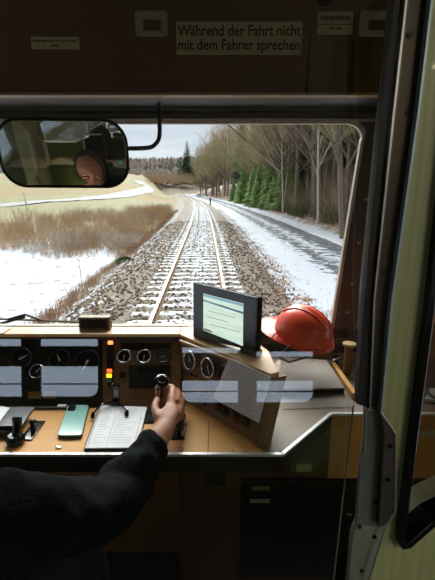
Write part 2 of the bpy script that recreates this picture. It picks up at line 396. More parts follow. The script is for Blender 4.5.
# partition wall right of the leaf and left base panel
struct(MB().box((xr, DY, ZF), (XR, DY+.04, ZC)).build('wall_partition', green))
struct(MB().box((XL, .15, ZF), (.06, .17, 1.2)).build('wall_partition_base', dkbrown))
struct(MB().box((-1.02, .15, 1.2), (-.93, .2, ZC)).build('trim_1', mat('cream_post', (190, 178, 140), .5)))

# ------------------------------------------------------------------ control desk
DZ = 1.80; TZ = 1.963
desk = thing('control_desk', "wide tan driver's desk with gauges, switches and a bright metal front edge", 'control desk', (0, .95, DZ))
E0 = PZ(0, 454, DZ); E1 = PZ(283, 456, DZ); E2 = PZ(331, 413.5, DZ); E3 = PZ(352, 411.5, DZ)
yf = PZ(150, 454, DZ).y
edge_pts = [Vector((XL+.02, yf, DZ)), Vector((E1.x, yf, DZ)), Vector((E2.x, E2.y, DZ)), Vector((.95, E2.y, DZ))]
B0 = PZ(178, 395, DZ); B1 = PZ(262, 448, DZ); T0 = PZ(182, 341, TZ); T1 = PZ(275, 376, TZ)
PF = PZ(100, 408, DZ).y; PT = PZ(100, 336, TZ).y           # main instrument panel: foot and top
# worktop (tan) and the right grey-brown top
mb = MB().prism([(XL+.02, yf, DZ), (B1.x, yf, DZ), (B1.x, B1.y+.002, DZ), (B0.x, B0.y+.03, DZ), (B0.x, PF+.06, DZ), (XL+.02, PF+.06, DZ)], (0, 0, -.004))
mb.build('worktop', tan, desk)
MB().prism([(B1.x, yf+.001, DZ), (E1.x, yf, DZ), (E2.x, E2.y, DZ), (.95, E2.y, DZ), (.95, YF-.02, DZ), (.02, YF-.02, DZ)], (0, 0, -.005)).build('side_top', greybrown, desk)
mb = MB(); s1 = PZ(208, 425, DZ); s2 = PZ(208, 452, DZ); mb.box((s2.x-.0012, s2.y, DZ), (s2.x+.0012, s1.y+.02, DZ+.0008)); mb.build('seam', dkbrown, desk)
# metal edge: L-shaped strip following the front outline
mb = MB()
for a, b in zip(edge_pts[:-1], edge_pts[1:]):
    d = (b-a).normalized(); nn = Vector((d.y, -d.x, 0))
    prof = [nn*.004 + Vector((0,0,-.005)), nn*.004 + Vector((0,0,.0015)), nn*-.005 + Vector((0,0,.0015)), nn*-.005 + Vector((0,0,-.002)), nn*.0 + Vector((0,0,-.002)), nn*0 + Vector((0,0,-.005))]
    mb.prism([a + p - d*.002 for p in prof], (b-a) + d*.004)
mb.build('metal_edge', mat('bright_aluminium', (226, 228, 232), .35, .3, var=.04), desk, bevel=.0008)
for a, b in ((11, 452.5), (233, 451), (245, 451)):
    p = PZ(a, b, DZ+.002); MB().cyl(p, p + Vector((0,0,.001)), .0022, 10).build('screw', black, desk)
for a, b in ((59, 447), (181, 449)):
    p = PZ(a, b, DZ+.001); mb = MB().tube([p + Vector((.006*math.cos(t*math.pi/8), .006*math.sin(t*math.pi/8), .001)) for t in range(16)], .0014, 6, closed=True); mb.cyl(p, p+Vector((0,0,.0015)), .004, 12); mb.build('lock_ring', chrome, desk, smooth=True)
# underside fascia (shadow gap) below front edge
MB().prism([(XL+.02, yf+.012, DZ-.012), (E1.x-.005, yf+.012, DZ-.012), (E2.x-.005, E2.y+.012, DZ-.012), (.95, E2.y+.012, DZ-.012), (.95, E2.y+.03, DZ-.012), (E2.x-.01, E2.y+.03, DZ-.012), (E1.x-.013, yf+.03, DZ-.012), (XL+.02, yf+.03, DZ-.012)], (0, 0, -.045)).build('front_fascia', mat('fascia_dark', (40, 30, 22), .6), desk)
# main instrument panel (wedge) spanning left to the corner
xw = T0.x - .004
LB = 1.25
panel = MB().prism([(XL+.02, PF, DZ), (XL+.02, PT, TZ), (XL+.02, LB, TZ), (XL+.02, LB, DZ)], (xw-XL-.02, 0, 0)).build('instrument_panel', mat('panel_brown', (122, 92, 58), .5, var=.08), desk)
# cream ledge on top
MB().prism([(XL+.02, PT-.012, TZ), (T0.x-.01, PT-.012, TZ), (T0.x-.01, LB, TZ), (XL+.02, LB, TZ)], (0, 0, .011)).build('ledge', mat('cream_ledge', (224, 190, 142), .4, var=.05), desk, bevel=.003)
MB().prism([(T0.x-.0095, PT-.012, TZ), (T1.x-.012, T1.y-.012, TZ), PZ(279, 376, TZ), PZ(268, 354, TZ), PZ(255, 345, TZ), PZ(222, 328, TZ), (T0.x-.0095, LB, TZ)], (0, 0, .0105)).build('ledge_board', mat('board_tan', (206, 164, 112), .45, var=.05), desk, bevel=.002)
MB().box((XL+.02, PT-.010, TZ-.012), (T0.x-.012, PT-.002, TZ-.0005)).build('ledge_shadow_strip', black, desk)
# dark left half face (black instrument plate)
u_ = Vector((0, PT-PF, TZ-DZ)).normalized(); NP = Vector((0, -u_.z, u_.y))
P0 = Vector((0, PF, DZ))
def onP(px, py, lift=0): return PP(px, py, P0, NP) + NP*lift
def MP(px, py, lift=0): return frame_of(onP(px, py, lift), (1,0,0), NP)
def plate(x0, y0, x1, y1, lift, th, name, m, parent=desk, bevel=0):
    pts = [onP(x0, y0, lift), onP(x1, y0, lift), onP(x1, y1, lift), onP(x0, y1, lift)]
    return MB().prism(pts, NP*th).build(name, m, parent, bevel=bevel)
plate(-120, 339, 103, 406, 0, .002, 'black_plate', mat('smoked_plate', (38, 34, 30), .35, var=.15))
def gauge(M, r, face, ring, rim=.12, ang=200, parent=desk, ticks=9):
    g = MB().tube([M @ Vector((0,0,0)), M @ Vector((0,0,.004))], r, 28).build('gauge', face, parent, smooth=True)
    mb = MB()
    k = 28; mb.tube([M @ Vector((r*math.cos(2*math.pi*i/k), r*math.sin(2*math.pi*i/k), .006)) for i in range(k)], r*rim, 8, closed=True)
    mb.build('bezel', ring, g, smooth='all'); g.children[-1].location = (0,0,0)
    a = R(ang)
    mb = MB(); d = Vector((math.cos(a), math.sin(a), 0)); t = Vector((-d.y, d.x, 0))
    mb.prism([M @ (d*r*.78 + Vector((0,0,.005))), M @ (t*r*.09 - d*r*.2 + Vector((0,0,.005))), M @ (-t*r*.09 - d*r*.2 + Vector((0,0,.005)))], (M.to_3x3() @ Vector((0,0,.0006))))
    mb.build('needle', mat('white_needle', (215, 215, 210), .5), g); g.children[-1].location = (0,0,0)
    mb = MB()
    for i in range(ticks):
        a = R(225 - 270*i/(ticks-1)); d = Vector((math.cos(a), math.sin(a), 0)); t = Vector((-d.y, d.x, 0))
        mb.prism([M @ (d*r*.86 + t*r*.03 + Vector((0,0,.0045))), M @ (d*r*.86 - t*r*.03 + Vector((0,0,.0045))), M @ (d*r*.68 - t*r*.03 + Vector((0,0,.0045))), M @ (d*r*.68 + t*r*.03 + Vector((0,0,.0045)))], (M.to_3x3() @ Vector((0,0,.0003))))
    mb.build('dial_marks', mat('dial_mark', (170, 170, 165), .5), g); g.children[-1].location = (0,0,0)
    return g
dface = mat('dial_black', (22, 24, 28), .3, var=.2); dring = mat('dark_bezel', (40, 40, 42), .3, .3)
gauge(MP(22, 359, .002), .029, dface, dring, .08, 30); gauge(MP(38, 372, .004), .0195, dface, chrome, .07, 50)
gauge(MP(60, 360, .002), .029, dface, dring, .08, 120); gauge(MP(87.5, 363, .002), .036, dface, dring, .07, 250, ticks=13)
gauge(MP(124.5, 357, .002), .0195, dface, chrome, .13, 265); gauge(MP(144.5, 357, .002), .0195, dface, chrome, .13, 265); gauge(MP(164, 357, .002), .0195, mat('grey_dial', (70, 72, 74), .4), dring, .18, 200)
plate(107, 338, 114, 386, 0, .002, 'lamp_strip', black)
def lamp(px, py, w, h, c, e, lift=.002):
    plate(px-w/2, py-h/2, px+w/2, py+h/2, lift, .003, 'indicator_lamp', mat('lamp_%d_%d' % (px, py), c, .3, emit=e, var=.05))
lamp(110.7, 343, 5, 3.4, (255, 140, 80), 1.6); lamp(109.7, 371, 5, 3.2, (255, 95, 40), 1.6); lamp(109.4, 376, 5, 3.6, (255, 195, 30), 1.8); lamp(109, 381, 4.6, 2.8, (60, 90, 60), .25)
for y in (350, 357, 364): lamp(110.4, y, 5, 3.5, (40, 26, 20), 0)
plate(121, 343, 171, 350.5, 0, .002, 'display_slot', black)
for i in range(6): plate(124+i*8, 345, 128+i*8, 349, .002, .0015, 'slot_window', mat('dark_red_window', (52, 26, 24), .25))
plate(120, 372.5, 125.5, 378, 0, .004, 'square_button', mat('dark_button', (40, 30, 26), .4))
bb = plate(129, 365.5, 171, 388, 0, .0025, 'button_block', black)
for i in range(4):
    for j in range(3):
        x0 = 130.5 + i*10.3; y0 = 367 + j*7
        plate(x0, y0, x0+8.2, y0+5.4, .0025, .004, 'key_button', mat('key_black', (30, 30, 33), .35), desk, bevel=.0008)
for i, x in enumerate((16, 22, 28)): plate(x, 343, x+4, 348, .002, .004, 'toggle_switch', black)
for x in (29, 45): plate(x, 392, x+12, 399, .002, .004, 'label_strip', mat('amber_label', (120, 88, 40), .5))
# oblique right panel
OB = [B0, B1, T1, T0]
on = (B1-B0).cross(T0-B0).normalized()
if on.y > 0: on = -on
O0 = B0
obl = MB().prism([B0, B1, T1 + (T1-T0)*.03, T0], -on*.03)
obl.build('oblique_panel', mat('panel_brown_mid', (132, 100, 62), .45, var=.08), desk)
odir = (B1-B0).normalized()
# side cheek closing the panel and back filling
MB().prism([B1, T1 + (T1-T0)*.03, T1 + (T1-T0)*.03 + Vector((.02, .10, 0)), Vector((B1.x+.025, B1.y+.17, DZ))], Vector((-.012, 0, 0))).build('panel_cheek', mat('panel_brown_mid', (0,0,0)), desk)
def MO(px, py, lift=0): return frame_of(PP(px, py, O0, on) + on*lift, odir, on)
def oplate(cx, cy, w_, h_, lift, th, name, m):
    M = MO(cx, cy, lift); mb = MB(); mb.box((-w_/2, -h_/2, 0), (w_/2, h_/2, th), M); return mb.build(name, m, desk, bevel=.0008)
gauge(MO(191, 360, 0), .026, dface, chrome, .1, 110); gauge(MO(209, 367.5, 0), .026, dface, chrome, .1, 300); gauge(MO(226, 374, 0), .022, dface, dring, .12, 60)
oplate(199, 353, .018, .006, 0, .004, 'dark_tab', black)
for i in range(4): oplate(184+i*4.2, 372+i*1.2, .006, .008, 0, .005, 'toggle_switch', black)
redm = mat('dull_red_button', (120, 34, 26), .4)
for i, (px, py, m) in enumerate(((218, 406, redm), (226, 411, black), (236, 416, redm), (246, 421, black), (204, 400, black))):
    M = MO(px, py, 0); g = MB().tube([M @ Vector((0,0,0)), M @ Vector((0,0,.008)), M @ Vector((0,0,.012))], [.0095, .0095, .007], 16).build('push_button', m, desk, smooth=True)
    oplate(px, py, .026, .028, 0, .002, 'button_plate', black)
for px, py in ((184, 391), (252, 440), (187, 345)):
    M = MO(px, py, 0); MB().tube([M @ Vector((0,0,0)), M @ Vector((0,0,.0015))], .0025, 10).build('screw', chrome, desk)
# bright worn wooden edge strip on oblique panel top
MB().tube([T0 + Vector((-.004,-.010,.004)), T1 + Vector((-.004,-.010,.004))], .004, 8).build('wood_edge', mat('worn_wood_edge', (206, 160, 104), .4), desk)
# under-desk cabinet on the right, latch, black door, labels
CY = 1.04
c0 = PY(178, 470, CY).x; c1 = .95
MB().box((c0, CY, ZF+.02), (c1, CY+.3, DZ-.032)).build('lower_cabinet', dkbrown, desk)
a = PY(242, 478, CY); b = PY(352, 574, CY)
bd = MB().box((a.x, CY-.012, b.z), (b.x+.02, CY-.0005, a.z)).build('cabinet_door', mat('black_door', (18, 17, 17), .5), desk, bevel=.002)
def cplate(x0, y0, x1, y1, lift, name, m, par): 
    a = PY(x0, y0, CY); b = PY(x1, y1, CY); o = MB().box((a.x, CY-lift-.003, b.z), (b.x, CY-lift, a.z)).build(name, m, desk, bevel=.0008); return o
cplate(251, 483, 269, 487, .012, 'label_strip', mat('faded_label', (150, 140, 96), .5), bd); cplate(250, 496, 269, 499.5, .012, 'label_strip', mat('pale_label', (190, 182, 150), .5), bd)
cplate(292, 504, 312, 508, .012, 'pull_handle', mat('dim_pull', (46, 44, 42), .4), bd)
cplate(243, 511, 352, 512, .012, 'door_seam', rubber, bd)
o = cplate(291, 459, 317, 473, 0, 'recessed_latch', mat('brown_latch', (104, 92, 74), .4), bd); cplate(296, 463, 311, 470.5, .003, 'latch_pull', mat('pale_latch', (196, 184, 150), .4), bd)
# right tan cupboard and black below
a = PY(354, 413, 1.03); b = PY(368, 480, 1.03)
MB().box((E2.x+.006, 1.037, b.z), (.95, 1.04, DZ-.013)).build('tan_front', tan, desk)
MB().box((E2.x+.03, 1.030, ZF), (.95, 1.036, b.z)).build('black_front', mat('black_door', (0,0,0)), desk)
p = PY(349, 514, 1.03); MB().box((p.x-.008, 1.026, p.z-.003), (p.x+.008, 1.030, p.z+.003)).build('white_tag', white, desk)
a = PY(420, 431, 1.03); b = PY(440, 438, 1.03); MB().box((a.x, 1.03, b.z), (b.x, 1.037, a.z)).build('cream_grip', cream, desk, bevel=.002)
# black drawer box hanging under desk front
a = PY(204, 462, yf+.04); b = PY(226, 487, yf+.04)
tag(MB().box((a.x, yf+.04, b.z), (b.x, yf+.12, DZ-.031)).build('drawer_box', black, None, bevel=.003), 'small black box hung under the tan desk edge', 'box')
# tan trim on right, running to the windscreen post
a = PZ(331, 362, DZ+.02); b = PZ(352, 393, DZ+.02)
MB().prism([a, a + Vector((.014,0,0)), b + Vector((.014,0,0)), b], (0,0,-.02)).build('side_trim', tan, desk)
# windscreen sill at right
MB().prism([PZ(262, 352, DZ+.03) , Vector((.62, PZ(262, 352, DZ+.03).y, DZ+.03)), Vector((.62, YF-.03, DZ+.03)), Vector((PZ(262, 352, DZ+.03).x, YF-.03, DZ+.03))], (0,0,.085)).build('windscreen_sill', mat('dark_sill', (60, 52, 46), .5), desk)

# ------------------------------------------------------------------ desk controls
def lever(name, label, px, py, w_, l_, hh, lean=(0, .02), knob=.012):
    p = PZ(px, py, DZ)
    o = thing(name, label, 'lever', p)
    MB().box((p.x-w_/2, p.y-l_/2, DZ), (p.x+w_/2, p.y+l_/2, DZ+.004)).build('slot_plate', gloss_black, o, bevel=.001)
    t = p + Vector((lean[0], lean[1], hh))
    MB().tube([p + Vector((0,0,.003)), p + Vector((lean[0]*.5, lean[1]*.5, hh*.5)), t], [.007, .005, .005], 10).build('shaft', black, o, smooth=True)
    MB().tube([t - Vector((0,0,knob*.9)), t - Vector((0,0,knob*.3)), t + Vector((0,0,knob*.4)), t + Vector((0,0,knob*.9))], [knob*.6, knob, knob, knob*.5], 14).build('knob', gloss_black, o, smooth=True)
    return o
lever('control_lever', 'small black lever on a slot plate between tablet and phone', 33, 431, .03, .085, .022, (0, .004), .009)
lever('brake_lever', "black brake lever on the bare desk right of the driver's hand", 179, 432, .032, .07, .034, (.004, .012), .013)
p = PZ(180, 433, DZ+.006); q = MB(); 
MB().box((p.x+.004, p.y-.012, DZ+.004), (p.x+.012, p.y+.03, DZ+.02)).build('steel_clip', steel, bpy.data.objects['brake_lever'], bevel=.001)
# throttle lever (gripped)
base = Vector((PZ(160, 408, DZ).x, PF-.005, DZ)); KN = PY(162, 382, 1.0)
tl = thing('throttle_lever', 'tall black lever with round knob and chrome cap gripped by the driver', 'lever', base)
MB().box((base.x-.045, base.y-.075, DZ), (base.x-.005, base.y+.0, DZ+.004)).build('slot_plate', gloss_black, tl, bevel=.001)
MB().tube([base + Vector((0,0,.003)), base.lerp(KN, .5), KN], [.008, .006, .006], 12).build('shaft', gloss_black, tl, smooth=True)
ax = (KN-base).normalized()
MB().tube([KN - ax*.012, KN - ax*.004, KN + ax*.008, KN + ax*.013], [.011, .019, .02, .013], 22).build('knob', gloss_black, tl, smooth=True)
MB().tube([KN + ax*.011, KN + ax*.014], [.0135, .0125], 22).build('chrome_cap', chrome, tl, smooth=True)
MB().tube([KN + ax*.014, KN + ax*.019], [.011, .006], 22).build('cap_centre', gloss_black, tl, smooth=True)
# left black handle
p = PZ(16, 443, DZ); t = thing('rotary_handle', 'stubby black handle on the desk left of the small slot lever', 'handle', p)
MB().tube([p, p+Vector((0,0,.012)), p+Vector((0,0,.022))], [.02, .022, .016], 16).build('base', gloss_black, t, smooth=True)
MB().tube([p+Vector((.002,0,.018)), p+Vector((.0,.012,.032)), p+Vector((-.006,.03,.042)), p + Vector((-.018,.035,.044))], [.009, .011, .012, .006], 12).build('grip', gloss_black, t, smooth=True)
p = PZ(3, 436, DZ); tag(MB().box((p.x-.09, p.y-.01, DZ), (p.x+.022, p.y+.075, DZ+.018)).build('switch_box', black, None, bevel=.004), 'low black box on the desk beneath the grey tablet edge', 'box')
# black trough at the foot of the panel
a = PZ(16, 409, DZ); b = PZ(76, 398, DZ)
tr = thing('pen_tray', 'long black tray along the foot of the left instrument panel', 'tray', (a.x, a.y, DZ))
MB().box((a.x, a.y-.005, DZ), (a.x+.19, PF-.001, DZ+.007)).build('tray_body', black, tr, bevel=.002)
p = PZ(62, 405.5, DZ+.008); MB().box((p.x-.011, p.y-.006, DZ+.007), (p.x+.011, p.y+.006, DZ+.009)).build('white_sticker', white, tr)
p = PZ(84, 404, DZ); tag(MB().box((p.x-.012, p.y-.022, DZ), (p.x+.012, p.y+.02, DZ+.005)).build('slot_cover', gloss_black, None, bevel=.001), 'narrow black slot cover between pen tray and reading lamp', 'cover')
# grey tablet and white paper at far left
def quad_on(pxs, z, th, name, m, parent=None, bevel=.001):
    return MB().prism([PZ(a, b, z) for a, b in pxs], (0,0,th)).build(name, m, parent, bevel=bevel)
t = thing('tablet', 'dark grey tablet lying on the desk at the left', 'tablet', PZ(20, 418, DZ))
quad_on([(-8, 428), (22, 428), (35, 409), (8, 409)], DZ+.019, .007, 'case', mat('tablet_grey', (62, 62, 68), .4), t, .002)
quad_on([(-6, 426), (20, 426), (32, 410.5), (10, 410.5)], DZ+.0265, .0006, 'screen', mat('tablet_face', (70, 70, 78), .25), t, 0)
quad_on([(3, 428), (22, 428), (26, 422), (6, 421)], DZ, .018, 'stand', black, t, .002)
tag(quad_on([(-12, 419), (0, 421), (10, 408), (-1, 406)], DZ+.028, .0006, 'paper_sheet', white, None, 0), 'corner of white paper lying on the dark grey tablet', 'paper')
# phone
ph = thing('phone', 'pale teal phone lying face down on the desk', 'phone', PZ(72, 425, DZ))
def phone():
    M = frame_of(PZ(73, 424.5, DZ), (PZ(85, 437, DZ)-PZ(58, 437, DZ)), (0,0,1))
    a = PZ(57.5, 439, DZ); b = PZ(82, 439, DZ); c = PZ(90, 409, DZ)
    up_ = (PZ(68, 408, DZ)-a); rt = (b-a)
    W_, H_ = rt.length, up_.length
    X_ = rt.normalized(); Y_ = up_.normalized(); o = a
    def P(u, v, z): return o + X_*u + Y_*v + Vector((0,0,z))
    body = [P(u, v, .001) for u, v in rrect(0, 0, W_, H_, .009)]
    MB().prism(body, (0,0,.008)).build('phone_body', mat('phone_edge', (54, 60, 66), .3, .3), ph, bevel=.001)
    MB().prism([P(u, v, .009) for u, v in rrect(.001, .001, W_-.001, H_-.001, .008)], (0,0,.0012)).build('phone_back', mat('teal_phone', (142, 196, 190), .25, var=.04, coat=.3), ph, bevel=.0005)
    MB().prism([P(u, v, .0102) for u, v in rrect(.005, H_-.034, .025, H_-.005, .004)], (0,0,.0018)).build('camera_bump', gloss_black, ph)
    for k in range(2): q = P(.015, H_-.013-k*.012, .012); MB().cyl(q, q + Vector((0,0,.0006)), .0045, 14).build('camera_lens', mat('lens', (30, 34, 46), .1), ph)
phone()
# notebook with timetable sheet
nb = thing('timetable_folder', 'spiral-bound timetable sheets lying open on the desk beside the sleeve', 'folder', PZ(115, 430, DZ))
C4 = [(85, 449), (137, 448.5), (147, 408), (101, 406)]
quad_on([(84, 451), (138, 450.5), (148, 408), (100, 406)], DZ, .006, 'black_backing', black, nb, .001)
A_, B_, C_, D_ = [PZ(a, b, DZ+.006) for a, b in C4]
MB().prism([A_, B_, C_, D_], (0,0,.003)).build('paper_sheets', white, nb)
gm = mat('grey_print', (165, 167, 176), .7); mb = MB()
def bil(u, v, z=.0094): return A_.lerp(B_, u).lerp(D_.lerp(C_, u), v) + Vector((0,0,z-.006+.003))
for k in range(15):
    v = .07 + k*.058
    rng = random.Random(k); u = .1
    for (ua, ub) in ((.1, .1+rng.uniform(.12, .26)), (.45, .45+rng.uniform(.2, .44))):
        mb.add([bil(ua, v), bil(ub, v), bil(ub, v+.007), bil(ua, v+.007)], [(0,1,2,3)])
for u in (.4, .93): mb.add([bil(u, .05), bil(u+.008, .05), bil(u+.008, .75), bil(u, .75)], [(0,1,2,3)])
mb.build('printed_lines', gm, nb)
mb = MB()
for k in range(22):
    c = bil(.015, .03+k*.044); X_ = (B_-A_).normalized()
    mb.tube([c + X_*(.004*math.cos(t*math.pi/4)) + Vector((0,0,.004*math.sin(t*math.pi/4)-.001)) for t in range(8)], .0006, 5, closed=True)
mb.build('spiral_binding', steel, nb)
# gooseneck reading lamp over the folder
p = PZ(115, 408, DZ)
gl = thing('gooseneck_clip', 'black clip stand with two bent gooseneck arms over the timetable folder', 'clip stand', p)
t0 = PY(115, 400, p.y+.01)
MB().box((p.x-.011, p.y-.004, DZ+.01), (p.x+.011, p.y+.03, DZ+.022)).build('clamp_base', gloss_black, gl, bevel=.003)
MB().box((p.x-.006, p.y+.01, DZ+.02), (p.x+.010, p.y+.022, DZ+.062)).build('upright', mat('dark_chrome', (110, 112, 116), .2, .8), gl, bevel=.003)
MB().box((p.x-.009, p.y+.006, DZ+.052), (p.x+.012, p.y+.024, DZ+.066)).build('clamp_head', gloss_black, gl, bevel=.003)
def path(pts, Y): return [PY(a, b, y) for (a, b), y in zip(pts, Y)]
def smoothpath(ps, n=6):
    out = []
    P_ = [ps[0]] + list(ps) + [ps[-1]]
    for i in range(1, len(P_)-2):
        for k in range(n):
            t = k/n; a, b, c, d = P_[i-1:i+3]
            out.append(.5*((2*b) + (-a+c)*t + (2*a-5*b+4*c-d)*t*t + (-a+3*b-3*c+d)*t**3))
    out.append(P_[-2]); return out
yb_ = p.y
for side, pts in ((0, [(113, 404), (106, 402.5), (99, 407), (93, 414)]), (1, [(117, 404), (121, 405), (125, 409), (127, 412)])):
    ps = smoothpath([PY(a, b, y) for (a, b), y in zip(pts, (yb_+.01, yb_-.01, yb_-.035, yb_-.055))])
    MB().tube(ps, .0022, 8).build('gooseneck_arm', gloss_black, gl, smooth=True)
    e_ = ps[-1]; MB().tube([e_+Vector((0,.004,.003)), e_-Vector((0,.002,.002)), e_-Vector((0,.008,.008))], [.003, .006, .005], 12).build('arm_tip', gloss_black, gl, smooth=True)
# sheet of paper pinned on the oblique panel
M = on
A2 = [PP(a, b, O0 + on*.019, on) for a, b in ((213, 398), (259, 423), (271, 377), (229, 358))]
pn = thing('service_sheet', 'white printed sheet leaning on the oblique panel over the push buttons', 'paper', A2[0])
mb = MB().prism(A2, on*.0008); mb.build('paper', white, pn)
mb = MB()
def b2(u, v): return A2[0].lerp(A2[1], u).lerp(A2[3].lerp(A2[2], u), v) + on*.0011
for k in range(17):
    v = .08 + k*.05; rng = random.Random(k+40)
    u = .1
    while u < .8:
        l = rng.uniform(.05, .2); mb.add([b2(u, v), b2(u+l, v), b2(u+l, v+.012), b2(u, v+.012)], [(0,1,2,3)]); u += l + .03
for a_ in ((.06, .04, .94, .048), (.06, .955, .94, .963)): mb.add([b2(a_[0], a_[1]), b2(a_[2], a_[1]), b2(a_[2], a_[3]), b2(a_[0], a_[3])], [(0,1,2,3)])
mb.build('printed_lines', gm, pn)
# second smaller slip under it
A3 = [PP(a, b, O0 + on*.016, on) for a, b in ((222, 371), (240, 380), (240, 362), (228, 357))]

# ------------------------------------------------------------------ monitor
mTL, mTR, mBR, mBL = (193, 283), (258.5, 297.5), (255, 352), (193, 337)
bl = PZ(193, 337, TZ+.012); 
br = PZ(256, 357, TZ+.012)
hor = (br-bl).normalized(); horn = hor.cross(Vector((0,0,1))); 
if horn.y > 0: horn = -horn
mn = (horn + Vector((0,0,.16))).normalized()
def MM(px, py, lift=0): return PP(px, py, bl, mn) + mn*lift
mo = thing('monitor', 'black flat display with a pale glowing map standing on the ledge', 'monitor', (bl+br)/2)
MB().prism([MM(193, 282), MM(258, 297.5), MM(256, 352), MM(193, 337)], -mn*.022).build('casing', gloss_black, mo, bevel=.002)
MB().prism([MM(203.5, 293.5, .0004), MM(243.5, 303.5, .0004), MM(243, 346, .0004), MM(203.5, 330, .0004)], mn*.0006).build('screen', mat('screen_glow', (184, 202, 186), .3, emit=.8, var=.06, scale=9, stretch=(1,1,12), c2=(204, 214, 200)), mo)
def scr(pts, name, m, l=.0012): MB().prism([MM(a, b, l) for a, b in pts], mn*.0002).build(name, m, mo)
scr([(203.5, 299.5), (243.5, 312), (243.5, 314), (203.5, 301)], 'blue_route_line', mat('screen_blue', (40, 96, 130), .3, emit=.6))
scr([(203.5, 293.8), (243.4, 303.9), (243.4, 306.5), (203.5, 296)], 'screen_header', mat('screen_head', (130, 170, 190), .3, emit=.6))
for k, (a, b, c) in enumerate(((300, 205, 225), (309, 208, 236), (315, 206, 229), (322, 210, 240))):
    s_ = .26; scr([(b, a+(b-203)*s_), (c, a+(c-203)*s_), (c, a+.7+(c-203)*s_), (b, a+.7+(b-203)*s_)], 'screen_text_line', mat('screen_grey', (150, 160, 140), .3, emit=.5), .0015)
scr([(204.5, 328), (212, 331), (212, 332.6), (204.5, 329.6)], 'screen_caption', mat('screen_dark', (40, 44, 40), .3), .0015)
MB().prism([MM(240, 346), MM(256, 351), MM(255.5, 358.5), MM(240, 353)], -mn*.03).build('foot', black, mo, bevel=.002)

# ------------------------------------------------------------------ helmet, clipboard plate, spool, small things at right
HZ = DZ+.115
hp = PY(303, 335, 1.25)
hel = thing('hard_hat', 'orange-red safety helmet resting on the ledge by the windscreen', 'helmet', hp)
HM = Matrix.Translation(hp) @ Matrix.Rotation(R(-38), 4, 'Z') @ Matrix.Rotation(R(13), 4, 'Y') @ Matrix.Rotation(R(6), 4, 'X')
hm = mat('orange_red_plastic', (248, 84, 52), .3, var=.04, coat=.3)
def dome(rx, ry, rz, n=32, k=12, inner=False):
    vs = []; fs = []
    for i in range(k+1):
        a = math.pi/2*i/k
        for j in range(n):
            b = 2*math.pi*j/n
            x = rx*math.cos(a)*math.cos(b); y = ry*math.cos(a)*math.sin(b); z = rz*math.sin(a)**.92
            # raised crest along the middle
            z += .006*max(0, 1-abs(y)/.018)*max(0, math.sin(a)) if not inner else 0
            vs.append(Vector((x, y, z)))
    for i in range(k):
        for j in range(n):
            f = (i*n+j, i*n+(j+1) % n, (i+1)*n+(j+1) % n, (i+1)*n+j); fs.append(f[::-1] if inner else f)
    return vs, fs
S_ = .70
mb = MB(); vs, fs = dome(.138*S_, .112*S_, .135*S_); mb.add([HM @ v for v in vs], fs)
vs2, fs2 = dome(.132*S_, .106*S_, .128*S_, inner=True); mb.add([HM @ v for v in vs2], fs2)
n = 32
mb.f += [(j, len(vs)+j, len(vs)+(j+1) % n, (j+1) % n) for j in range(n)]; mb.m += [0]*n
mb.build('shell', hm, hel, smooth='all')
# brim: visor towards -x
mb = MB(); rim = []
K = 40
for j in range(K):
    b = 2*math.pi*j/K; c, s_ = math.cos(b), math.sin(b)
    ext = .008 + (.05*max(0, -c)**1.6)
    zi = 0; zo = -.004 - (.008*max(0, -c))
    rim.append((Vector((.136*S_*c, .11*S_*s_, .003)), Vector(((.136*S_+ext)*c, (.11*S_+ext*.8)*s_, zo))))
vs = []
for a, b in rim: vs += [a, b, b - Vector((0,0,.0025)), a - Vector((0,0,.0035))]
fs = []
for j in range(K):
    j2 = (j+1) % K
    for q in range(4): fs.append((j*4+q, j*4+(q+1) % 4, j2*4+(q+1) % 4, j2*4+q))
mb.add([HM @ v for v in vs], fs); mb.build('brim', hm, hel, smooth=True)
mb = MB(); mb.tube([HM @ Vector((.088*math.cos(t)*1.02, .07*math.sin(t)*1.02, -.01)) for t in [2*math.pi*i/24 for i in range(24)]], .006, 6, closed=True); mb.build('headband', black, hel, smooth=True)
for y in (-.025, .025): MB().tube([HM @ Vector((x*S_, y*S_, (.135*math.sqrt(max(0, 1-(x/.142)**2)))*S_ - .0005)) for x in (-.11, -.09, -.05, 0, .05, .09, .11)], .003, 6).build('crown_rib', hm, hel, smooth='all')
MB().tube([HM @ Vector((.0, -.085, 0)), HM @ Vector((-.02, -.095, -.05)), HM @ Vector((-.0, -.06, -.075)), HM @ Vector((.05, -.03, -.04))], .0035, 6).build('chin_strap', mat('grey_strap', (110, 112, 120), .7), hel, smooth=True)
# grey document plate tilted up on the side top
cp = thing('document_plate', 'flat grey document plate tilted towards the driver on the side top', 'plate', PZ(310, 385, DZ))
q = [PZ(279, 389, DZ+.018), PZ(345, 388, DZ+.018), PZ(327, 360, DZ+.035), PZ(270, 355, DZ+.035)]
MB().prism(q, (0,0,-.005)).build('plate', mat('grey_plate', (150, 136, 126), .6, var=.06), cp, bevel=.001)
MB().prism([q[0] + Vector((0,-.001,-.005)), q[1] + Vector((0,-.001,-.005)), q[1] + Vector((0,.01,-.0185)), q[0] + Vector((0,.01,-.0185))], (0,.02,0)).build('plate_edge', black, cp)
t_seam = MB(); a = PZ(262, 408, DZ); 
MB().prism([PZ(283, 409, DZ+.0005), PZ(331, 407, DZ+.0005), PZ(331, 408, DZ+.0005), PZ(283, 410, DZ+.0005)], (0,0,.0008)).build('top_seam', dkbrown, desk)
MB().prism([PZ(331, 407, DZ+.0005), PZ(352, 407, DZ+.0005), PZ(352, 408, DZ+.0005), PZ(331, 408, DZ+.0005)], (0,0,.0008)).build('top_seam', dkbrown, desk)
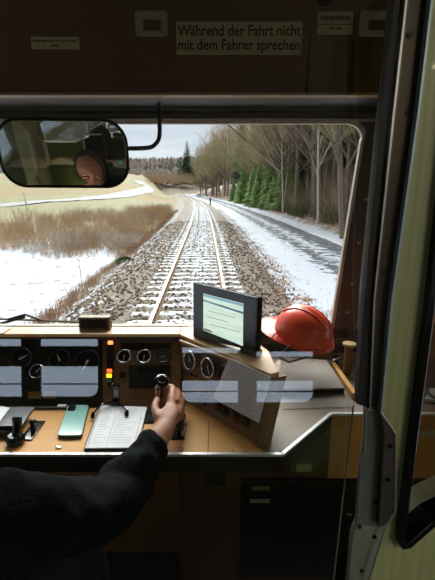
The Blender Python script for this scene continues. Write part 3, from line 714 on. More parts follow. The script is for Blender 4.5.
# spool-like post
sb = PZ(347, 376, DZ+.0); spt = PY(347, 344, sb.y)
spl = thing('handbrake_post', 'cream-topped brown post standing beside the windscreen frame', 'post', sb)
MB().tube([sb, Vector((sb.x, sb.y, spt.z-.006))], .0135, 20).build('column', mat('brown_column', (140, 100, 54), .5), spl, smooth=True)
MB().tube([Vector((sb.x, sb.y, spt.z-.006)), Vector((sb.x, sb.y, spt.z-.003)), Vector((sb.x, sb.y, spt.z+.003))], [.018, .0215, .021], 24).build('cream_cap', mat('cream_cap', (214, 182, 132), .4), spl, smooth=True)
MB().tube([sb, sb + Vector((0,0,.005))], .017, 20).build('base_ring', mat('cream_cap', (0,0,0)), spl)
# small black-chrome fitting by helmet
fp = PZ(336, 358, DZ+.02)
fo = thing('hose_fitting', 'small dark metal fitting between helmet and brown post', 'fitting', fp)
MB().tube([fp-Vector((0,0,.02)), fp, fp + Vector((0,0,.012))], [.009, .009, .005], 12).build('body', darksteel, fo, smooth=True)
MB().tube([fp + Vector((-.014,-.01,-.006)), fp + Vector((.014,-.004,.004))], .004, 8).build('spigot', chrome, fo, smooth=True)
# black bent wire between monitor and helmet
ww = smoothpath([PY(262, 342, 1.2), PY(268, 344, 1.2), PY(271, 340, 1.2), PY(275, 334, 1.22), PY(283, 333, 1.25)])
tag(MB().tube(ww, .0016, 6).build('bent_wire', gloss_black, None, smooth=True), 'bent black wire between display and orange helmet', 'wire')
# ashtray box on the ledge, wiper outside
a = PY(78, 317.5, 1.215); b = PY(110, 330, 1.215); zl = TZ+.011
bx = thing('ashtray_box', 'small dark box with tan rim on the ledge near the wiper', 'box', (a.x, 1.215, zl))
MB().box((a.x, 1.215, zl), (b.x, 1.245, a.z)).build('tan_case', mat('tan_box', (112, 88, 54), .5), bx, bevel=.002)
f = b.x-a.x
MB().box((a.x+f*.08, 1.211, zl+.008), (b.x-f*.08, 1.2145, a.z-.004)).build('dark_insert', black, bx)
wp = thing('windscreen_wiper', 'grey windscreen wiper lying low across the outside of the glass', 'wiper', (-.75, YF+.07, WB))
WPY = YF+.045
MB().tube([PY(-30, 318.5, WPY), PY(0, 319, WPY), PY(60, 321.2, WPY), PY(84, 322.5, WPY)], .004, 8).build('blade', mat('wiper_grey', (100, 94, 90), .5), wp, smooth=True)
MB().tube([PY(8, 319.5, WPY-.006), PY(25, 314.5, WPY-.008), PY(42, 320.5, WPY-.006)], .0045, 8).build('blade_bridge', black, wp, smooth=True)
MB().tube([PY(25, 317, WPY-.006), PY(-60, 340, WPY-.01)], .005, 8).build('arm', black, wp, smooth=True)
# white paper at far left of the ledge
tag(MB().prism([PZ(-14, 338, zl+.003), PZ(3, 333, zl+.003), PZ(12, 327, zl+.003), PZ(-8, 327, zl+.003)], (0,0,.001)).build('paper_sheet', white), 'white paper corner on the cream ledge under the wiper', 'paper')
# cable coil + white folder on side top seen through the door glass
ps = smoothpath([PZ(417, 372, DZ+.02), PZ(424, 386, DZ+.03), PZ(432, 396, DZ+.02), PZ(445, 401, DZ+.01)])
tag(MB().tube(ps, .004, 8).build('cable', greysteel, None, smooth=True), 'grey cable curving over the side top behind the door glass', 'cable')
tag(MB().prism([PZ(424, 402, DZ+.001), PZ(450, 404, DZ+.001), PZ(450, 392, DZ+.001), PZ(430, 391, DZ+.001)], (0,0,.01)).build('notepad', white), 'white notepad on the side top behind the door glass', 'notepad')

# ------------------------------------------------------------------ rear-view mirror
Hd = Vector((-.455, .50, 2.235))                     # eyes of the driver (aim of the mirror)
mp_ = PY(90, 170, 1.08)
MNn = ((CV-mp_).normalized() + (Hd-mp_).normalized()).normalized()
mir = thing('rear_view_mirror', 'wide black-framed rear-view mirror reflecting the driver hanging before the windscreen', 'mirror', mp_)
corners = [(-1.0, 121), (122, 121), (127, 184.5), (8, 183)]
mx = Vector((0,0,1)).cross(MNn).normalized(); 
if mx.x < 0: mx = -mx
my = MNn.cross(mx); my = my if my.z > 0 else -my
def MMr(px, py): return PP(px, py, mp_, MNn)
def uv(px, py): d = MMr(px, py)-mp_; return d.dot(mx), d.dot(my)
x0, _ = uv(-3, 150); x1, _ = uv(127, 152); _, y1 = uv(60, 119.5); _, y0 = uv(60, 186.5)
out2 = rrect(x0, y0, x1, y1, .055, 8)
Rc = 1.9
def sagp(u, v, off=0): 
    return mp_ + mx*u + my*v + MNn*(off - (u*u+v*v)/(2*Rc))
# reflective face: grid clipped to the rounded outline (fan rings)
mb = MB(); cxm, cym = (x0+x1)/2, (y0+y1)/2; rings = 14; npt = len(out2)
vs = [sagp(cxm, cym, .004)]
for r_ in range(1, rings+1):
    for (a, b) in out2: vs.append(sagp(cxm+(a-cxm)*r_/rings*.985, cym+(b-cym)*r_/rings*.96, .004))
fs = [(0, 1+j, 1+(j+1) % npt) for j in range(npt)]
for r_ in range(rings-1):
    for j in range(npt): fs.append((1+r_*npt+j, 1+(r_+1)*npt+j, 1+(r_+1)*npt+(j+1) % npt, 1+r_*npt+(j+1) % npt))
mb.add(vs, fs); mo_ = mb.build('mirror_glass', mat('mirror_silver', (248, 248, 248), .0, 1, var=0.001), mir, smooth='all')
mb = MB(); mb.prism([sagp(a, b, .0025) for a, b in out2], MNn*-.018); mb.build('housing', gloss_black, mir, bevel=.004)
mb = MB(); mb.tube([sagp(a, b, .003) for a, b in out2], .004, 8, closed=True); mb.build('rim', gloss_black, mir, smooth='all')
am = smoothpath([PY(159, 93, 1.14), PY(159, 110, 1.14), PY(159.5, 135, 1.13), PY(155, 144.5, 1.12), PY(146, 148, 1.11), PY(120, 148.5, 1.10)])
MB().tube(am, .0055, 10).build('bracket_arm', mat('grey_arm', (92, 88, 88), .4, .4), mir, smooth=True)
p = PY(159, 94, 1.14); MB().box((p.x-.02, 1.12, p.z-.004), (p.x+.02, 1.16, p.z)).build('bracket_plate', bronze, mir, bevel=.001)

# ------------------------------------------------------------------ driver
skin = mat('skin', (200, 144, 116), .55, var=.1, scale=60, c2=(182, 116, 92))
def skin_mesh(name, nodes, edges, root, sub=2):
    me = bpy.data.meshes.new(name); keys = list(nodes); ix = {k: i for i, k in enumerate(keys)}
    me.from_pydata([nodes[k][0] for k in keys], [(ix[a], ix[b]) for a, b in edges], [])
    o = bpy.data.objects.new(name, me); COL.objects.link(o)
    m = o.modifiers.new('skin', 'SKIN'); m.use_smooth_shade = True
    if not me.skin_vertices: 
        raise RuntimeError('no skin layer')
    for k in keys:
        r = nodes[k][1]; r = r if hasattr(r, '__len__') else (r, r)
        me.skin_vertices[0].data[ix[k]].radius = r
        me.skin_vertices[0].data[ix[k]].use_root = (k == root)
    s = o.modifiers.new('sub', 'SUBSURF'); s.levels = sub; s.render_levels = sub
    return o
def baked(o):
    dg = bpy.context.evaluated_depsgraph_get(); dg.update()
    me = bpy.data.meshes.new_from_object(o.evaluated_get(dg)); old = o.data
    bpy.data.objects.remove(o); return me
V = lambda *a: Vector(a)
sh = V(-.285, .50, 1.935); el = V(-.212, .690, 1.785); wr = PY(163.5, 431, .855)
pel = V(-.50, .46, 1.47); ch = V(-.49, .47, 1.78); nk = V(-.475, .48, 2.03)
lsh = V(-.685, .50, 1.925); lel = V(-.78, .66, 1.72); lwr = V(-.70, .84, 1.838)
mcp = {'i': PY(171, 399, .955), 'm': PY(176, 403.5, .95), 'r': PY(179.5, 410, .94), 'p': PY(180.5, 417.5, .925)}
palm = PY(168.5, 415, .905)
def hand(nodes, edges, pre, wrist, palm, mcp, fingers, thumb):
    nodes[pre+'palm'] = (palm, (.026, .017)); edges.append((pre+'wr', pre+'palm'))
    for k in 'imrp':
        nodes[pre+k+'0'] = (mcp[k], .0115 if k != 'p' else .010); edges.append((pre+'palm', pre+k+'0')); prev = pre+k+'0'
        for q, (pt, r_) in enumerate(zip(fingers[k], (.0092, .0083, .0070))):
            nm = pre+k+str(q+1); nodes[nm] = (pt, r_); edges.append((prev, nm)); prev = nm
    prev = pre+'palm'
    for q, (pt, r_) in enumerate(zip(thumb, (.0125, .0108, .0088))):
        nm = pre+'t'+str(q); nodes[nm] = (pt, r_); edges.append((prev, nm)); prev = nm
sh_mid = lambda py: None
def onshaft(z): t = (z-base.z)/(KN.z-base.z); return base.lerp(KN, t)
fingers = {}
for k, zc, ofs in (('i', 1.878, 0), ('m', 1.862, .0), ('r', 1.846, 0), ('p', 1.832, 0)):
    s0 = onshaft(zc); a = mcp[k]
    pip = Vector((max(a.x, s0.x+.012) - .002, s0.y+.008 - {'i':0,'m':.002,'r':.008,'p':.018}[k], (a.z+zc)/2 + .002))
    dip = s0 + V(-.004, .019 - {'i':0,'m':0,'r':.004,'p':.01}[k], 0); tip = s0 + V(-.019, .006, -.003)
    fingers[k] = [pip, dip, tip]
thumb = [PY(158, 420, .885), PY(154.5, 407, .925), PY(158, 397.5, .965)]
nodes = {'pel': (pel, (.13, .10)), 'sp': (V(-.495, .46, 1.62), (.11, .08)), 'ch': (ch, (.12, .085)), 'uc': (V(-.485, .47, 1.88), (.07, .06)), 'nk': (nk, .055), 'hd': (V(-.465, .49, 2.12), .062),
 'rs': (sh - V(0, 0, .004), .04), 're': (el, .044), 'rm': (el.lerp(wr, .5), .037), 'rwr': (wr, (.027, .021)),
 'ls': (lsh - V(0, 0, .004), .04), 'le': (lel, .044), 'lm': (lel.lerp(lwr, .5), .037), 'lwr': (lwr, (.027, .021)),
 'rh': (V(-.41, .52, 1.46), .095), 'rk': (V(-.37, .93, 1.44), .06), 'ra': (V(-.36, .93, 1.06), .04), 'rf': (V(-.35, 1.06, .99), .035),
 'lh': (V(-.59, .52, 1.46), .095), 'lk': (V(-.63, .93, 1.44), .06), 'la': (V(-.64, .93, 1.06), .04), 'lf': (V(-.65, 1.06, .99), .035)}
edges = [('pel','sp'),('sp','ch'),('ch','uc'),('uc','nk'),('nk','hd'),('uc','rs'),('rs','re'),('re','rm'),('rm','rwr'),('uc','ls'),('ls','le'),('le','lm'),('lm','lwr'),
 ('pel','rh'),('rh','rk'),('rk','ra'),('ra','rf'),('pel','lh'),('lh','lk'),('lk','la'),('la','lf')]
hand(nodes, edges, 'r', wr, palm, mcp, fingers, thumb)
lp = V(-.69, .90, 1.825)
lm_ = {k: lp + V(.028-.018*i, .05-.004*i, -.002) for i, k in enumerate('imrp')}
lf_ = {k: [lm_[k] + V(.0, .028, .0), lm_[k] + V(0, .048, -.010), lm_[k] + V(0, .060, -.013)] for k in 'imrp'}
nodes['lwr'] = (V(-.70, .84, 1.838), (.027, .021)); 
hand(nodes, edges, 'l', None, lp, lm_, lf_, [lp + V(.035, -.01, -.004), lp + V(.055, .02, -.008), lp + V(.062, .045, -.01)])
body = skin_mesh('tmp', nodes, edges, 'pel')
bme = baked(body)
# head: deformed sphere with nose, ears, jaw; joined and remeshed into one surface
bm = bmesh.new(); bm.from_mesh(bme)
def add_head(bm, c, yaw):
    MH = Matrix.Translation(c) @ Matrix.Rotation(yaw, 4, 'Z') @ Matrix.Rotation(R(-14), 4, 'X')
    r = bmesh.ops.create_icosphere(bm, subdivisions=5, radius=1)
    for v in r['verts']:
        x, y, z = v.co
        w_ = .076; 
        X = x*w_*(1 - .22*max(0, -z)**1.5); Y = y*.096; Z = z*.118
        if y > 0: Y -= .012*max(0, -z-.6)
        # nose
        g = math.exp(-((x)/.16)**2) * math.exp(-((z+.12)/.22)**2) * (y > .3); Y += .024*g
        # brow / eye sockets
        for sx in (-.42, .42):
            Y -= .010*math.exp(-((x-sx)/.2)**2 - ((z-.06)/.13)**2)*(y > .3)
        Y += .005*math.exp(-((z-.24)/.1)**2)*(y > .5)
        Y += .006*math.exp(-(x/.28)**2 - ((z+.48)/.10)**2)*(y > .4) - .004*math.exp(-(x/.3)**2 - ((z+.56)/.04)**2)*(y > .4) + .007*math.exp(-(x/.3)**2 - ((z+.82)/.14)**2)*(y > .2)
        v.co = MH @ Vector((X, Y, Z))
    for sx in (-1, 1):
        e = bmesh.ops.create_icosphere(bm, subdivisions=3, radius=1)
        for v in e['verts']:
            x, y, z = v.co; v.co = MH @ Vector((sx*(.077 + .004*sx*x*0) + x*.008 + sx*abs(y)*.004, y*.017-.008, z*.03-.005))
    return MH
HC = V(-.455, .505, 2.225)
# head faces forward, bowed a little towards the desk
MH = add_head(bm, HC, R(-6))
bm.to_mesh(bme); bm.free()
person = bpy.data.objects.new('person', bme); COL.objects.link(person)
person.data.materials.clear(); person.data.materials.append(skin)
rmod = person.modifiers.new('remesh', 'REMESH'); rmod.mode = 'VOXEL'; rmod.voxel_size = .0042; rmod.use_smooth_shade = True
sm = person.modifiers.new('smooth', 'SMOOTH'); sm.iterations = 4; sm.factor = .5
tag(person, 'seated driver in a dark navy sweater reaching for the tall lever', 'person')
# sweater with folds
cw_ = wr.lerp(el, .10)
sn = {'a': (V(-.50, .46, 1.50), (.165, .13)), 'b': (V(-.495, .46, 1.63), (.155, .122)), 'c': (ch, (.168, .13)), 'd': (V(-.485, .47, 1.935), (.135, .11)), 'e': (V(-.476, .482, 2.075), .074),
 'f': (sh, .066), 'f2': (sh.lerp(el, .5) + V(.0, 0, .0), .066), 'g': (el, .064), 'h': (el.lerp(wr, .45), .053), 'h2': (el.lerp(wr, .75), .042), 'i': (cw_, .034),
 'j': (lsh, .075), 'k': (lel, .06), 'l': (lel.lerp(nodes['lwr'][0], .5), .05), 'm': (lel.lerp(nodes['lwr'][0], .92), .034)}
sw = skin_mesh('sweater', sn, [('a','b'),('b','c'),('c','d'),('d','e'),('d','f'),('f','f2'),('f2','g'),('g','h'),('h','h2'),('h2','i'),('d','j'),('j','k'),('k','l'),('l','m')], 'a', 3)
sw.data.materials.append(navy); sw.parent = person
tx = bpy.data.textures.new('folds', 'CLOUDS'); tx.noise_scale = .055
dm = sw.modifiers.new('folds', 'DISPLACE'); dm.texture = tx; dm.strength = .03; dm.mid_level = .5; dm.texture_coords = 'GLOBAL'
tn = {'a': (V(-.50, .46, 1.47), (.16, .13)), 'b': (V(-.41, .54, 1.46), .105), 'c': (V(-.37, .94, 1.44), .078), 'd': (V(-.36, .945, 1.10), .06), 'e': (V(-.59, .54, 1.46), .105), 'f': (V(-.63, .94, 1.44), .078), 'g': (V(-.64, .945, 1.10), .06)}
tr_ = skin_mesh('trousers', tn, [('a','b'),('b','c'),('c','d'),('a','e'),('e','f'),('f','g')], 'a', 2); tr_.data.materials.append(mat('dark_trousers', (30, 31, 36), .9)); tr_.parent = person
for x in (-.36, -.645):
    s_ = skin_mesh('shoe', {'a': (V(x, .93, 1.005), (.045, .045)), 'b': (V(x, 1.02, .995), (.047, .038)), 'c': (V(x, 1.12, .985), (.042, .028))}, [('a','b'),('b','c')], 'a', 2); s_.data.materials.append(black); s_.parent = person
# hair ring, glasses, eyes
bm = bmesh.new(); bmesh.ops.create_icosphere(bm, subdivisions=4, radius=1)
for v in bm.verts: v.co = Vector((v.co.x*.081, v.co.y*.099, v.co.z*.119))
dl_ = [v for v in bm.verts if not (v.co.y < .045 - max(0, v.co.z)*.15 and v.co.z > -.055)]
bmesh.ops.delete(bm, geom=dl_, context='VERTS')
for v in bm.verts: v.co = MH @ v.co
me = bpy.data.meshes.new('hair'); bm.to_mesh(me); bm.free(); me.materials.append(mat('grey_brown_hair', (92, 76, 66), .9, bump=.5, scale=200))
hr = bpy.data.objects.new('hair', me); COL.objects.link(hr); hr.parent = person; so = hr.modifiers.new('solid', 'SOLIDIFY'); so.thickness = .006; so.offset = 1
mb = MB()
for sx in (-1, 1):
    mb.tube([MH @ Vector((sx*.031 + .022*math.cos(t), .099, -.002 + .014*math.sin(t))) for t in [2*math.pi*i/16 for i in range(16)]],   .0028, 6, closed=True)
    mb.tube([MH @ Vector((sx*.052, .094, .003)), MH @ Vector((sx*.078, .07, .003)), MH @ Vector((sx*.082, -.01, 0))], .0016, 6)
mb.tube([MH @ Vector((-.01, .096, 0)), MH @ Vector((.01, .096, 0))], .0016, 6)
mb.build('glasses', gloss_black, None).parent = person
for sx in (-1, 1):
    bm = bmesh.new(); bmesh.ops.create_uvsphere(bm, u_segments=12, v_segments=8, radius=.011)
    for v in bm.verts: v.co = MH @ (v.co + Vector((sx*.031, .074, .004)))
    me = bpy.data.meshes.new('eye'); bm.to_mesh(me); bm.free(); me.materials.append(mat('eye_white', (225, 222, 215), .2)); o = bpy.data.objects.new('eye', me); COL.objects.link(o); o.parent = person
mb = MB(); mb.tube([MH @ Vector((x, .088-.25*x*x*6, -.058)) for x in (-.022, -.01, 0, .01, .022)], .0035, 6); mb.build('mouth', mat('lips', (170, 96, 88), .5), None, smooth='all').parent = person
# driver's seat
seat = thing('driver_seat', "dark upholstered driver's seat under the seated driver", 'seat', (-.5, .5, ZF))
MB().box((-.74, .36, 1.24), (-.26, .80, 1.365)).build('cushion', mat('seat_cloth', (44, 44, 50), .9), seat, bevel=.03, seg=3)
MB().box((-.73, .262, 1.36), (-.27, .325, 1.84)).build('backrest', mat('seat_cloth', (0,0,0)), seat, bevel=.022, seg=3)
MB().cyl((-.5, .56, ZF), (-.5, .56, 1.25), .045, 20).build('pedestal', black, seat)
MB().box((-.68, .38, ZF), (-.32, .74, ZF+.02)).build('base_plate', black, seat, bevel=.004)

# ------------------------------------------------------------------ saloon behind (seen in mirror and glass)
def grab_pole(x, y, label):
    t = thing('grab_pole', label, 'pole', (x, y, ZF))
    MB().cyl((x, y, ZF), (x, y, ZC), .016, 16).build('tube', mat('pale_pole', (196, 180, 150), .3, .2), t, smooth=True)
    for z in (ZF, ZC-.012): MB().cyl((x, y, z), (x, y, z+.012), .035, 20).build('flange', steel, t, smooth=True)
grab_pole(-.645, -.225, 'pale grab pole standing behind the driver, near the middle of the mirror')
t = thing('cloakroom_panel', 'olive green draught screen reflected in the left half of the mirror', 'screen', (-.8, .1, ZF))
MB().box((-1.0, -.30, ZF), (-.66, -.27, ZC)).build('panel', mat('olive_screen', (150, 146, 76), .45), t, bevel=.004); MB().box((-.655, -.29, ZF), (-.47, -.275, ZC)).build('dark_board', mat('dark_board', (34, 36, 44), .5), t); MB().box((-1.12, -.31, ZF), (-1.04, -.26, ZC)).build('tan_stile', mat('tan_stile', (196, 170, 120), .5), t)  # dark board added to hide the bright rear windows from the mirror
for z in (2.28, 2.40): MB().box((-.64, -.262, z), (-.48, -.255, z+.012)).build('rail', steel, t)
for z in (2.7, 2.45):
    pass
t = thing('luggage_rack', 'dark luggage rack on rear wall glimpsed in the mirror', 'rack', (-.5, -1.9, 2.5))
for k in range(5): MB().cyl((-1.3, -2.15+k*.07, 2.55), (-.1, -2.15+k*.07, 2.55), .008, 8).build('rail', steel, t)
for x in (-1.25, -.7, -.15): MB().box((x, -2.2, 2.53), (x+.02, -1.83, 2.56)).build('bracket', black, t)
def bench(x, y, label):
    t = thing('passenger_seat', label, 'seat', (x, y, ZF))
    c = mat('green_seat_cloth', (58, 70, 52), .9)
    MB().box((x-.42, y-.02, 1.30), (x+.42, y+.42, 1.42)).build('cushion', c, t, bevel=.03, seg=3); MB().box((x-.42, y-.12, 1.36), (x+.42, y-.02, 1.53)).build('backrest', c, t, bevel=.03, seg=3)
    for sx in (-.35, .35): MB().box((x+sx-.02, y, ZF), (x+sx+.02, y+.36, 1.31)).build('leg', black, t)
bench(-.85, -2.0, 'green double passenger seat against the rear wall on the driver side'); bench(.78, -2.0, 'green double passenger seat against the rear wall on the aisle side')
fill_m = mat('lamp_cover', (255, 244, 220), .4, emit=SALOON_FILL, var=.02)  # glowing panel added out of view to brighten cab and saloon
t = thing('ceiling_light', 'long ceiling light over the passenger saloon behind the cab', 'lamp', (1.2, -1.2, ZC))
MB().box((1.11, -1.9, ZC-.02), (1.29, -.5, ZC)).build('lamp_base', black, t); MB().box((1.13, -1.88, ZC-.04), (1.27, -.52, ZC-.021)).build('diffuser', fill_m, t, bevel=.006)

# ------------------------------------------------------------------ OUTSIDE
X0 = -.30; YAW = math.atan(12.1/419*math.cos(TH))          # track frame: runs slightly left of the car axis
def curve(s):
    s1 = max(0, s-25)
    if s < 120: o = s1*s1/2500
    else: o = 95*95/2500 + (s-120)*(95/1250)
    return -o
cy, sy_ = math.cos(YAW), math.sin(YAW)
def T(l, s, z=0):
    l2 = l + curve(s) if s > 0 else l
    return Vector((X0 + l2*cy - s*sy_, s*cy + l2*sy_, z))
def sst(a, b, x): t = min(1, max(0, (x-a)/(b-a))); return t*t*(3-2*t)
rn = random.Random(5)
from mathutils import noise as mn_
def hgt(l, s):
    nz = mn_.noise(Vector((l*.35, s*.35, 0)))*.12
    if abs(l) < 1.75: z = -.17
    elif l > 0:
        z = -.17 - .38*sst(1.75, 3.0, l) + nz*sst(1.8, 3, l)*.5
        if 3.0 < l: z = -.55 + .12*sst(3, 4.4, l) + nz*.4*(1-sst(3.8, 4.4, l))
        if 4.4 <= l <= 7.3: z = -.43
        if l > 7.3: z = -.43 + .05*sst(7.3, 9, l) + nz + max(0, l-9.3)*.30*(1 - .5*sst(20, 60, l))
        z = min(z, 16)
    else:
        a = -l; z = -.17 - 1.35*sst(1.75, 5.2, a) + nz*1.5*sst(2, 4, a)
        r = math.hypot(a, s)
        z += .050*max(0, r-75)*sst(8, 30, a) - .2*sst(6, 12, a)
        if s > 230: z += .02*(s-230)*sst(5, 20, a)
    return z
ls = [-420,-330,-260,-200,-160,-130,-105,-85,-70,-58,-48,-40,-34,-29,-25,-22,-19.5,-17.5,-16,-14.5,-13,-12,-11,-10,-9,-8,-7.2,-6.5,-5.8,-5.2,-4.6,-4,-3.5,-3,-2.6,-2.3,-2,-1.75,-1.2,-.7,0,.7,1.2,1.75,2,2.3,2.6,3,3.4,3.8,4.1,4.39,4.41,5,5.8,6.6,7.29,7.31,7.8,8.3,9,9.6,10.3,11.2,12.5,14,16,19,23,28,35,45,60,90,140]
ss = [-60,-40,-25,-15,-8,-4,-1]; s = 1.0
while s < 460: ss.append(s); s += max(.35, s*.035)
vs = []; fs = []; colr = []; snw = []
cS = (.80, .82, .86)
for s in ss:
    for l in ls:
        vs.append(T(l, s, hgt(l, s)))
        # bare-ground colour and snow cover
        if abs(l) < 1.75: c = (.16, .13, .10); sn_ = .54 if abs(l) < .65 else .18
        elif l > 0:
            if l < 2.6: c = (.17, .13, .10); sn_ = .14
            elif l < 3.2: c = (.26, .15, .09); sn_ = .60
            elif l < 4.4: c = (.24, .17, .10); sn_ = .92
            elif l < 7.3:
                c = (.075, .077, .085)
                sn_ = .72 if l < 4.6 else .32
                if 5.6 < l < 6.1: sn_ = .62
                if 6.2 < l: sn_ = .18
            elif l < 8.9: c = (.25, .18, .11); sn_ = .85
            elif l < 10: c = (.22, .13, .075); sn_ = .40
            else: c = (.20, .125, .075); sn_ = .12
        else:
            a = -l
            if a < 2.5: c = (.17, .13, .10); sn_ = .16
            elif a < 3.6: c = (.17, .13, .09); sn_ = .42
            elif a < 4.7: c = (.24, .165, .10); sn_ = .36 
            else:
                c = (.26, .22, .17); sn_ = .76
            edge_ = 32 + 3*math.sin(a*.7) - (a-4)*.15
            if a >= 4.7 and s > edge_: sn_ = max(0, 1.0 - (s-edge_)*.22); 
            if a > 20 and s < 42: sn_ = .9
            if a > 4.7 and s > 28: c = (.27, .205, .11)
            if s > 60 and a > 12 or a > 40 or s > 110: c = (.20, .14, .052) if (math.sin(s*.04 + a*.03) > -.2) else (.185, .165, .075)
            if s > 60: sn_ = 0 if a > 4 else sn_*.9
        if s > 180 and -4 < l < 9: pass
        if s < -.5: sn_ = 1.2
        colr.append(c); snw.append(sn_)
nl = len(ls)
for i in range(len(ss)-1):
    for j in range(nl-1): fs.append((i*nl+j, i*nl+j+1, (i+1)*nl+j+1, (i+1)*nl+j))
gmb = MB().add(vs, fs)
gm_ = bpy.data.materials.new('winter_ground'); gm_.use_nodes = True; t = gm_.node_tree; b = t.nodes['Principled BSDF']; l_ = t.links.new
ac = N(t, 'ShaderNodeAttribute', attribute_name='soil'); asn = N(t, 'ShaderNodeAttribute', attribute_name='snow')
tcn = N(t, 'ShaderNodeTexCoord')
n1 = N(t, 'ShaderNodeTexNoise', Scale=2.2, Detail=8.0, Roughness=.68); n2 = N(t, 'ShaderNodeTexNoise', Scale=14.0, Detail=4.0)
n3 = N(t, 'ShaderNodeTexNoise', Scale=.5, Detail=5.0)
for n in (n1, n2, n3): l_(tcn.outputs['Object'], n.inputs['Vector'])
# snow mask = smoothstep(noise < snow)
mr = N(t, 'ShaderNodeMapRange'); mr.inputs[1].default_value = .34; mr.inputs[2].default_value = .66; l_(n1.outputs[0], mr.inputs[0])
sb_ = N(t, 'ShaderNodeMath', operation='SUBTRACT'); l_(asn.outputs['Fac'], sb_.inputs[0]); l_(mr.outputs[0], sb_.inputs[1])
ms = N(t, 'ShaderNodeMapRange'); ms.interpolation_type = 'SMOOTHSTEP'; ms.inputs[1].default_value = -.09; ms.inputs[2].default_value = .09; l_(sb_.outputs[0], ms.inputs[0])
br_ = N(t, 'ShaderNodeMapRange'); br_.inputs[1].default_value = .3; br_.inputs[2].default_value = .7; br_.inputs[3].default_value = .45; br_.inputs[4].default_value = 1.6; l_(n2.outputs[0], br_.inputs[0])
vm = N(t, 'ShaderNodeVectorMath', operation='SCALE'); l_(ac.outputs['Color'], vm.inputs[0]); l_(br_.outputs[0], vm.inputs['Scale'])
mxc = N(t, 'ShaderNodeMix', data_type='RGBA'); l_(ms.outputs[0], mxc.inputs['Factor']); l_(vm.outputs[0], mxc.inputs['A']); mxc.inputs['B'].default_value = (.48, .50, .56, 1)
l_(mxc.outputs['Result'], b.inputs['Base Color']); b.inputs['Roughness'].default_value = .8; b.inputs['Specular IOR Level'].default_value = .2
bp = N(t, 'ShaderNodeBump', Strength=.5, Distance=.06); l_(n1.outputs[0], bp.inputs['Height']); l_(bp.outputs[0], b.inputs['Normal'])
go_ = gmb.build('ground', gm_, None, smooth='all'); struct(go_)
at = go_.data.attributes.new('soil', 'FLOAT_COLOR', 'POINT'); at.data.foreach_set('color', [x for c in colr for x in (*c, 1)])
at = go_.data.attributes.new('snow', 'FLOAT', 'POINT'); at.data.foreach_set('value', snw)

# railway track
trk = thing('railway_track', 'single railway track with rusty rails and snow-covered sleepers running ahead', 'track', T(0, 8, -.17))
prof = [(-.07, -.15), (-.07, -.137), (-.012, -.125), (-.012, -.04), (-.035, -.03), (-.035, 0), (.035, 0), (.035, -.03), (.012, -.04), (.012, -.125), (.07, -.137), (.07, -.15)]
sl = [-3]; s = 0.5
while s < 420: sl.append(s); s += max(.8, s*.04)
for side in (-1, 1):
    mb = MB(); np_ = len(prof); vs = []
    for s in sl:
        for (u, z) in prof: vs.append(T(side*.7525 + u, s, z))
    fs = []; 
    for i in range(len(sl)-1):
        for j in range(np_):
            f = (i*np_+j, i*np_+(j+1) % np_, (i+1)*np_+(j+1) % np_, (i+1)*np_+j); mb.f.append(f); mb.m.append(1 if j == 5 else 0)
    mb.v = vs
    mb.build('rail', [mat('rust_rail', (140, 104, 76), .8, var=.25, scale=40), mat('rail_head', (190, 160, 130), .35, .35, var=.1)], trk)
sleep_m = mat('snowy_sleeper', (226, 228, 234), .85, scale=5, c2=(112, 92, 76)); 
tns = sleep_m.node_tree; tns.nodes['Color Ramp'].color_ramp.elements[0].position = .40; tns.nodes['Color Ramp'].color_ramp.elements[1].position = .47
smesh = []
for v_ in range(4):
    mb = MB(); rr = random.Random(v_)
    # slightly worn plank with chamfers
    n = 14; hw = .125
    for k in range(n+1):
        x = -1.27 + 2.54*k/n; j1 = rr.uniform(-.006, .006); j2 = rr.uniform(-.006, .006); zt = rr.uniform(-.004, .006)
        mb.v += [Vector((x, -hw+j1, -.09)), Vector((x, -hw+j1, .0)), Vector((x, -hw+.02+j1, .018+zt)), Vector((x, hw-.02+j2, .018+zt)), Vector((x, hw+j2, 0)), Vector((x, hw+j2, -.09))]
    for k in range(n):
        for j in range(6): mb.f.append((k*6+j, (k+1)*6+j, (k+1)*6+(j+1) % 6, k*6+(j+1) % 6)); mb.m.append(0)
    mb.f += [tuple(range(6)), tuple(n*6+j for j in range(5, -1, -1))]; mb.m += [0, 0]
    smesh.append(mb)
sleepers = []
for k in range(96):
    s = 4.2 + k*.62
    if k < 4: o = smesh[k].build('sleeper', sleep_m, trk); proto = o; sleepers.append(o)
    else: o = sleepers[k % 4].copy(); COL.objects.link(o); o.parent = trk
    pt = T(0, s, -.165); d = T(0, s+.5)-T(0, s-.5)
    o.location = pt - trk.location; o.rotation_euler = (0, 0, math.atan2(d.y, d.x)-math.pi/2 + rn.uniform(-.01, .01))
mb = MB()
s = 4.2 + 96*.62
while s < 300:
    d = (T(0, s+.5)-T(0, s-.5)); a = math.atan2(d.y, d.x)-math.pi/2
    mb.box((-1.27, -.125, -.09), (1.27, .125, .018), Matrix.Translation(T(0, s, -.165)) @ Matrix.Rotation(a, 4, 'Z')); s += .62
stuff(mb.build('distant_sleepers', sleep_m, trk))
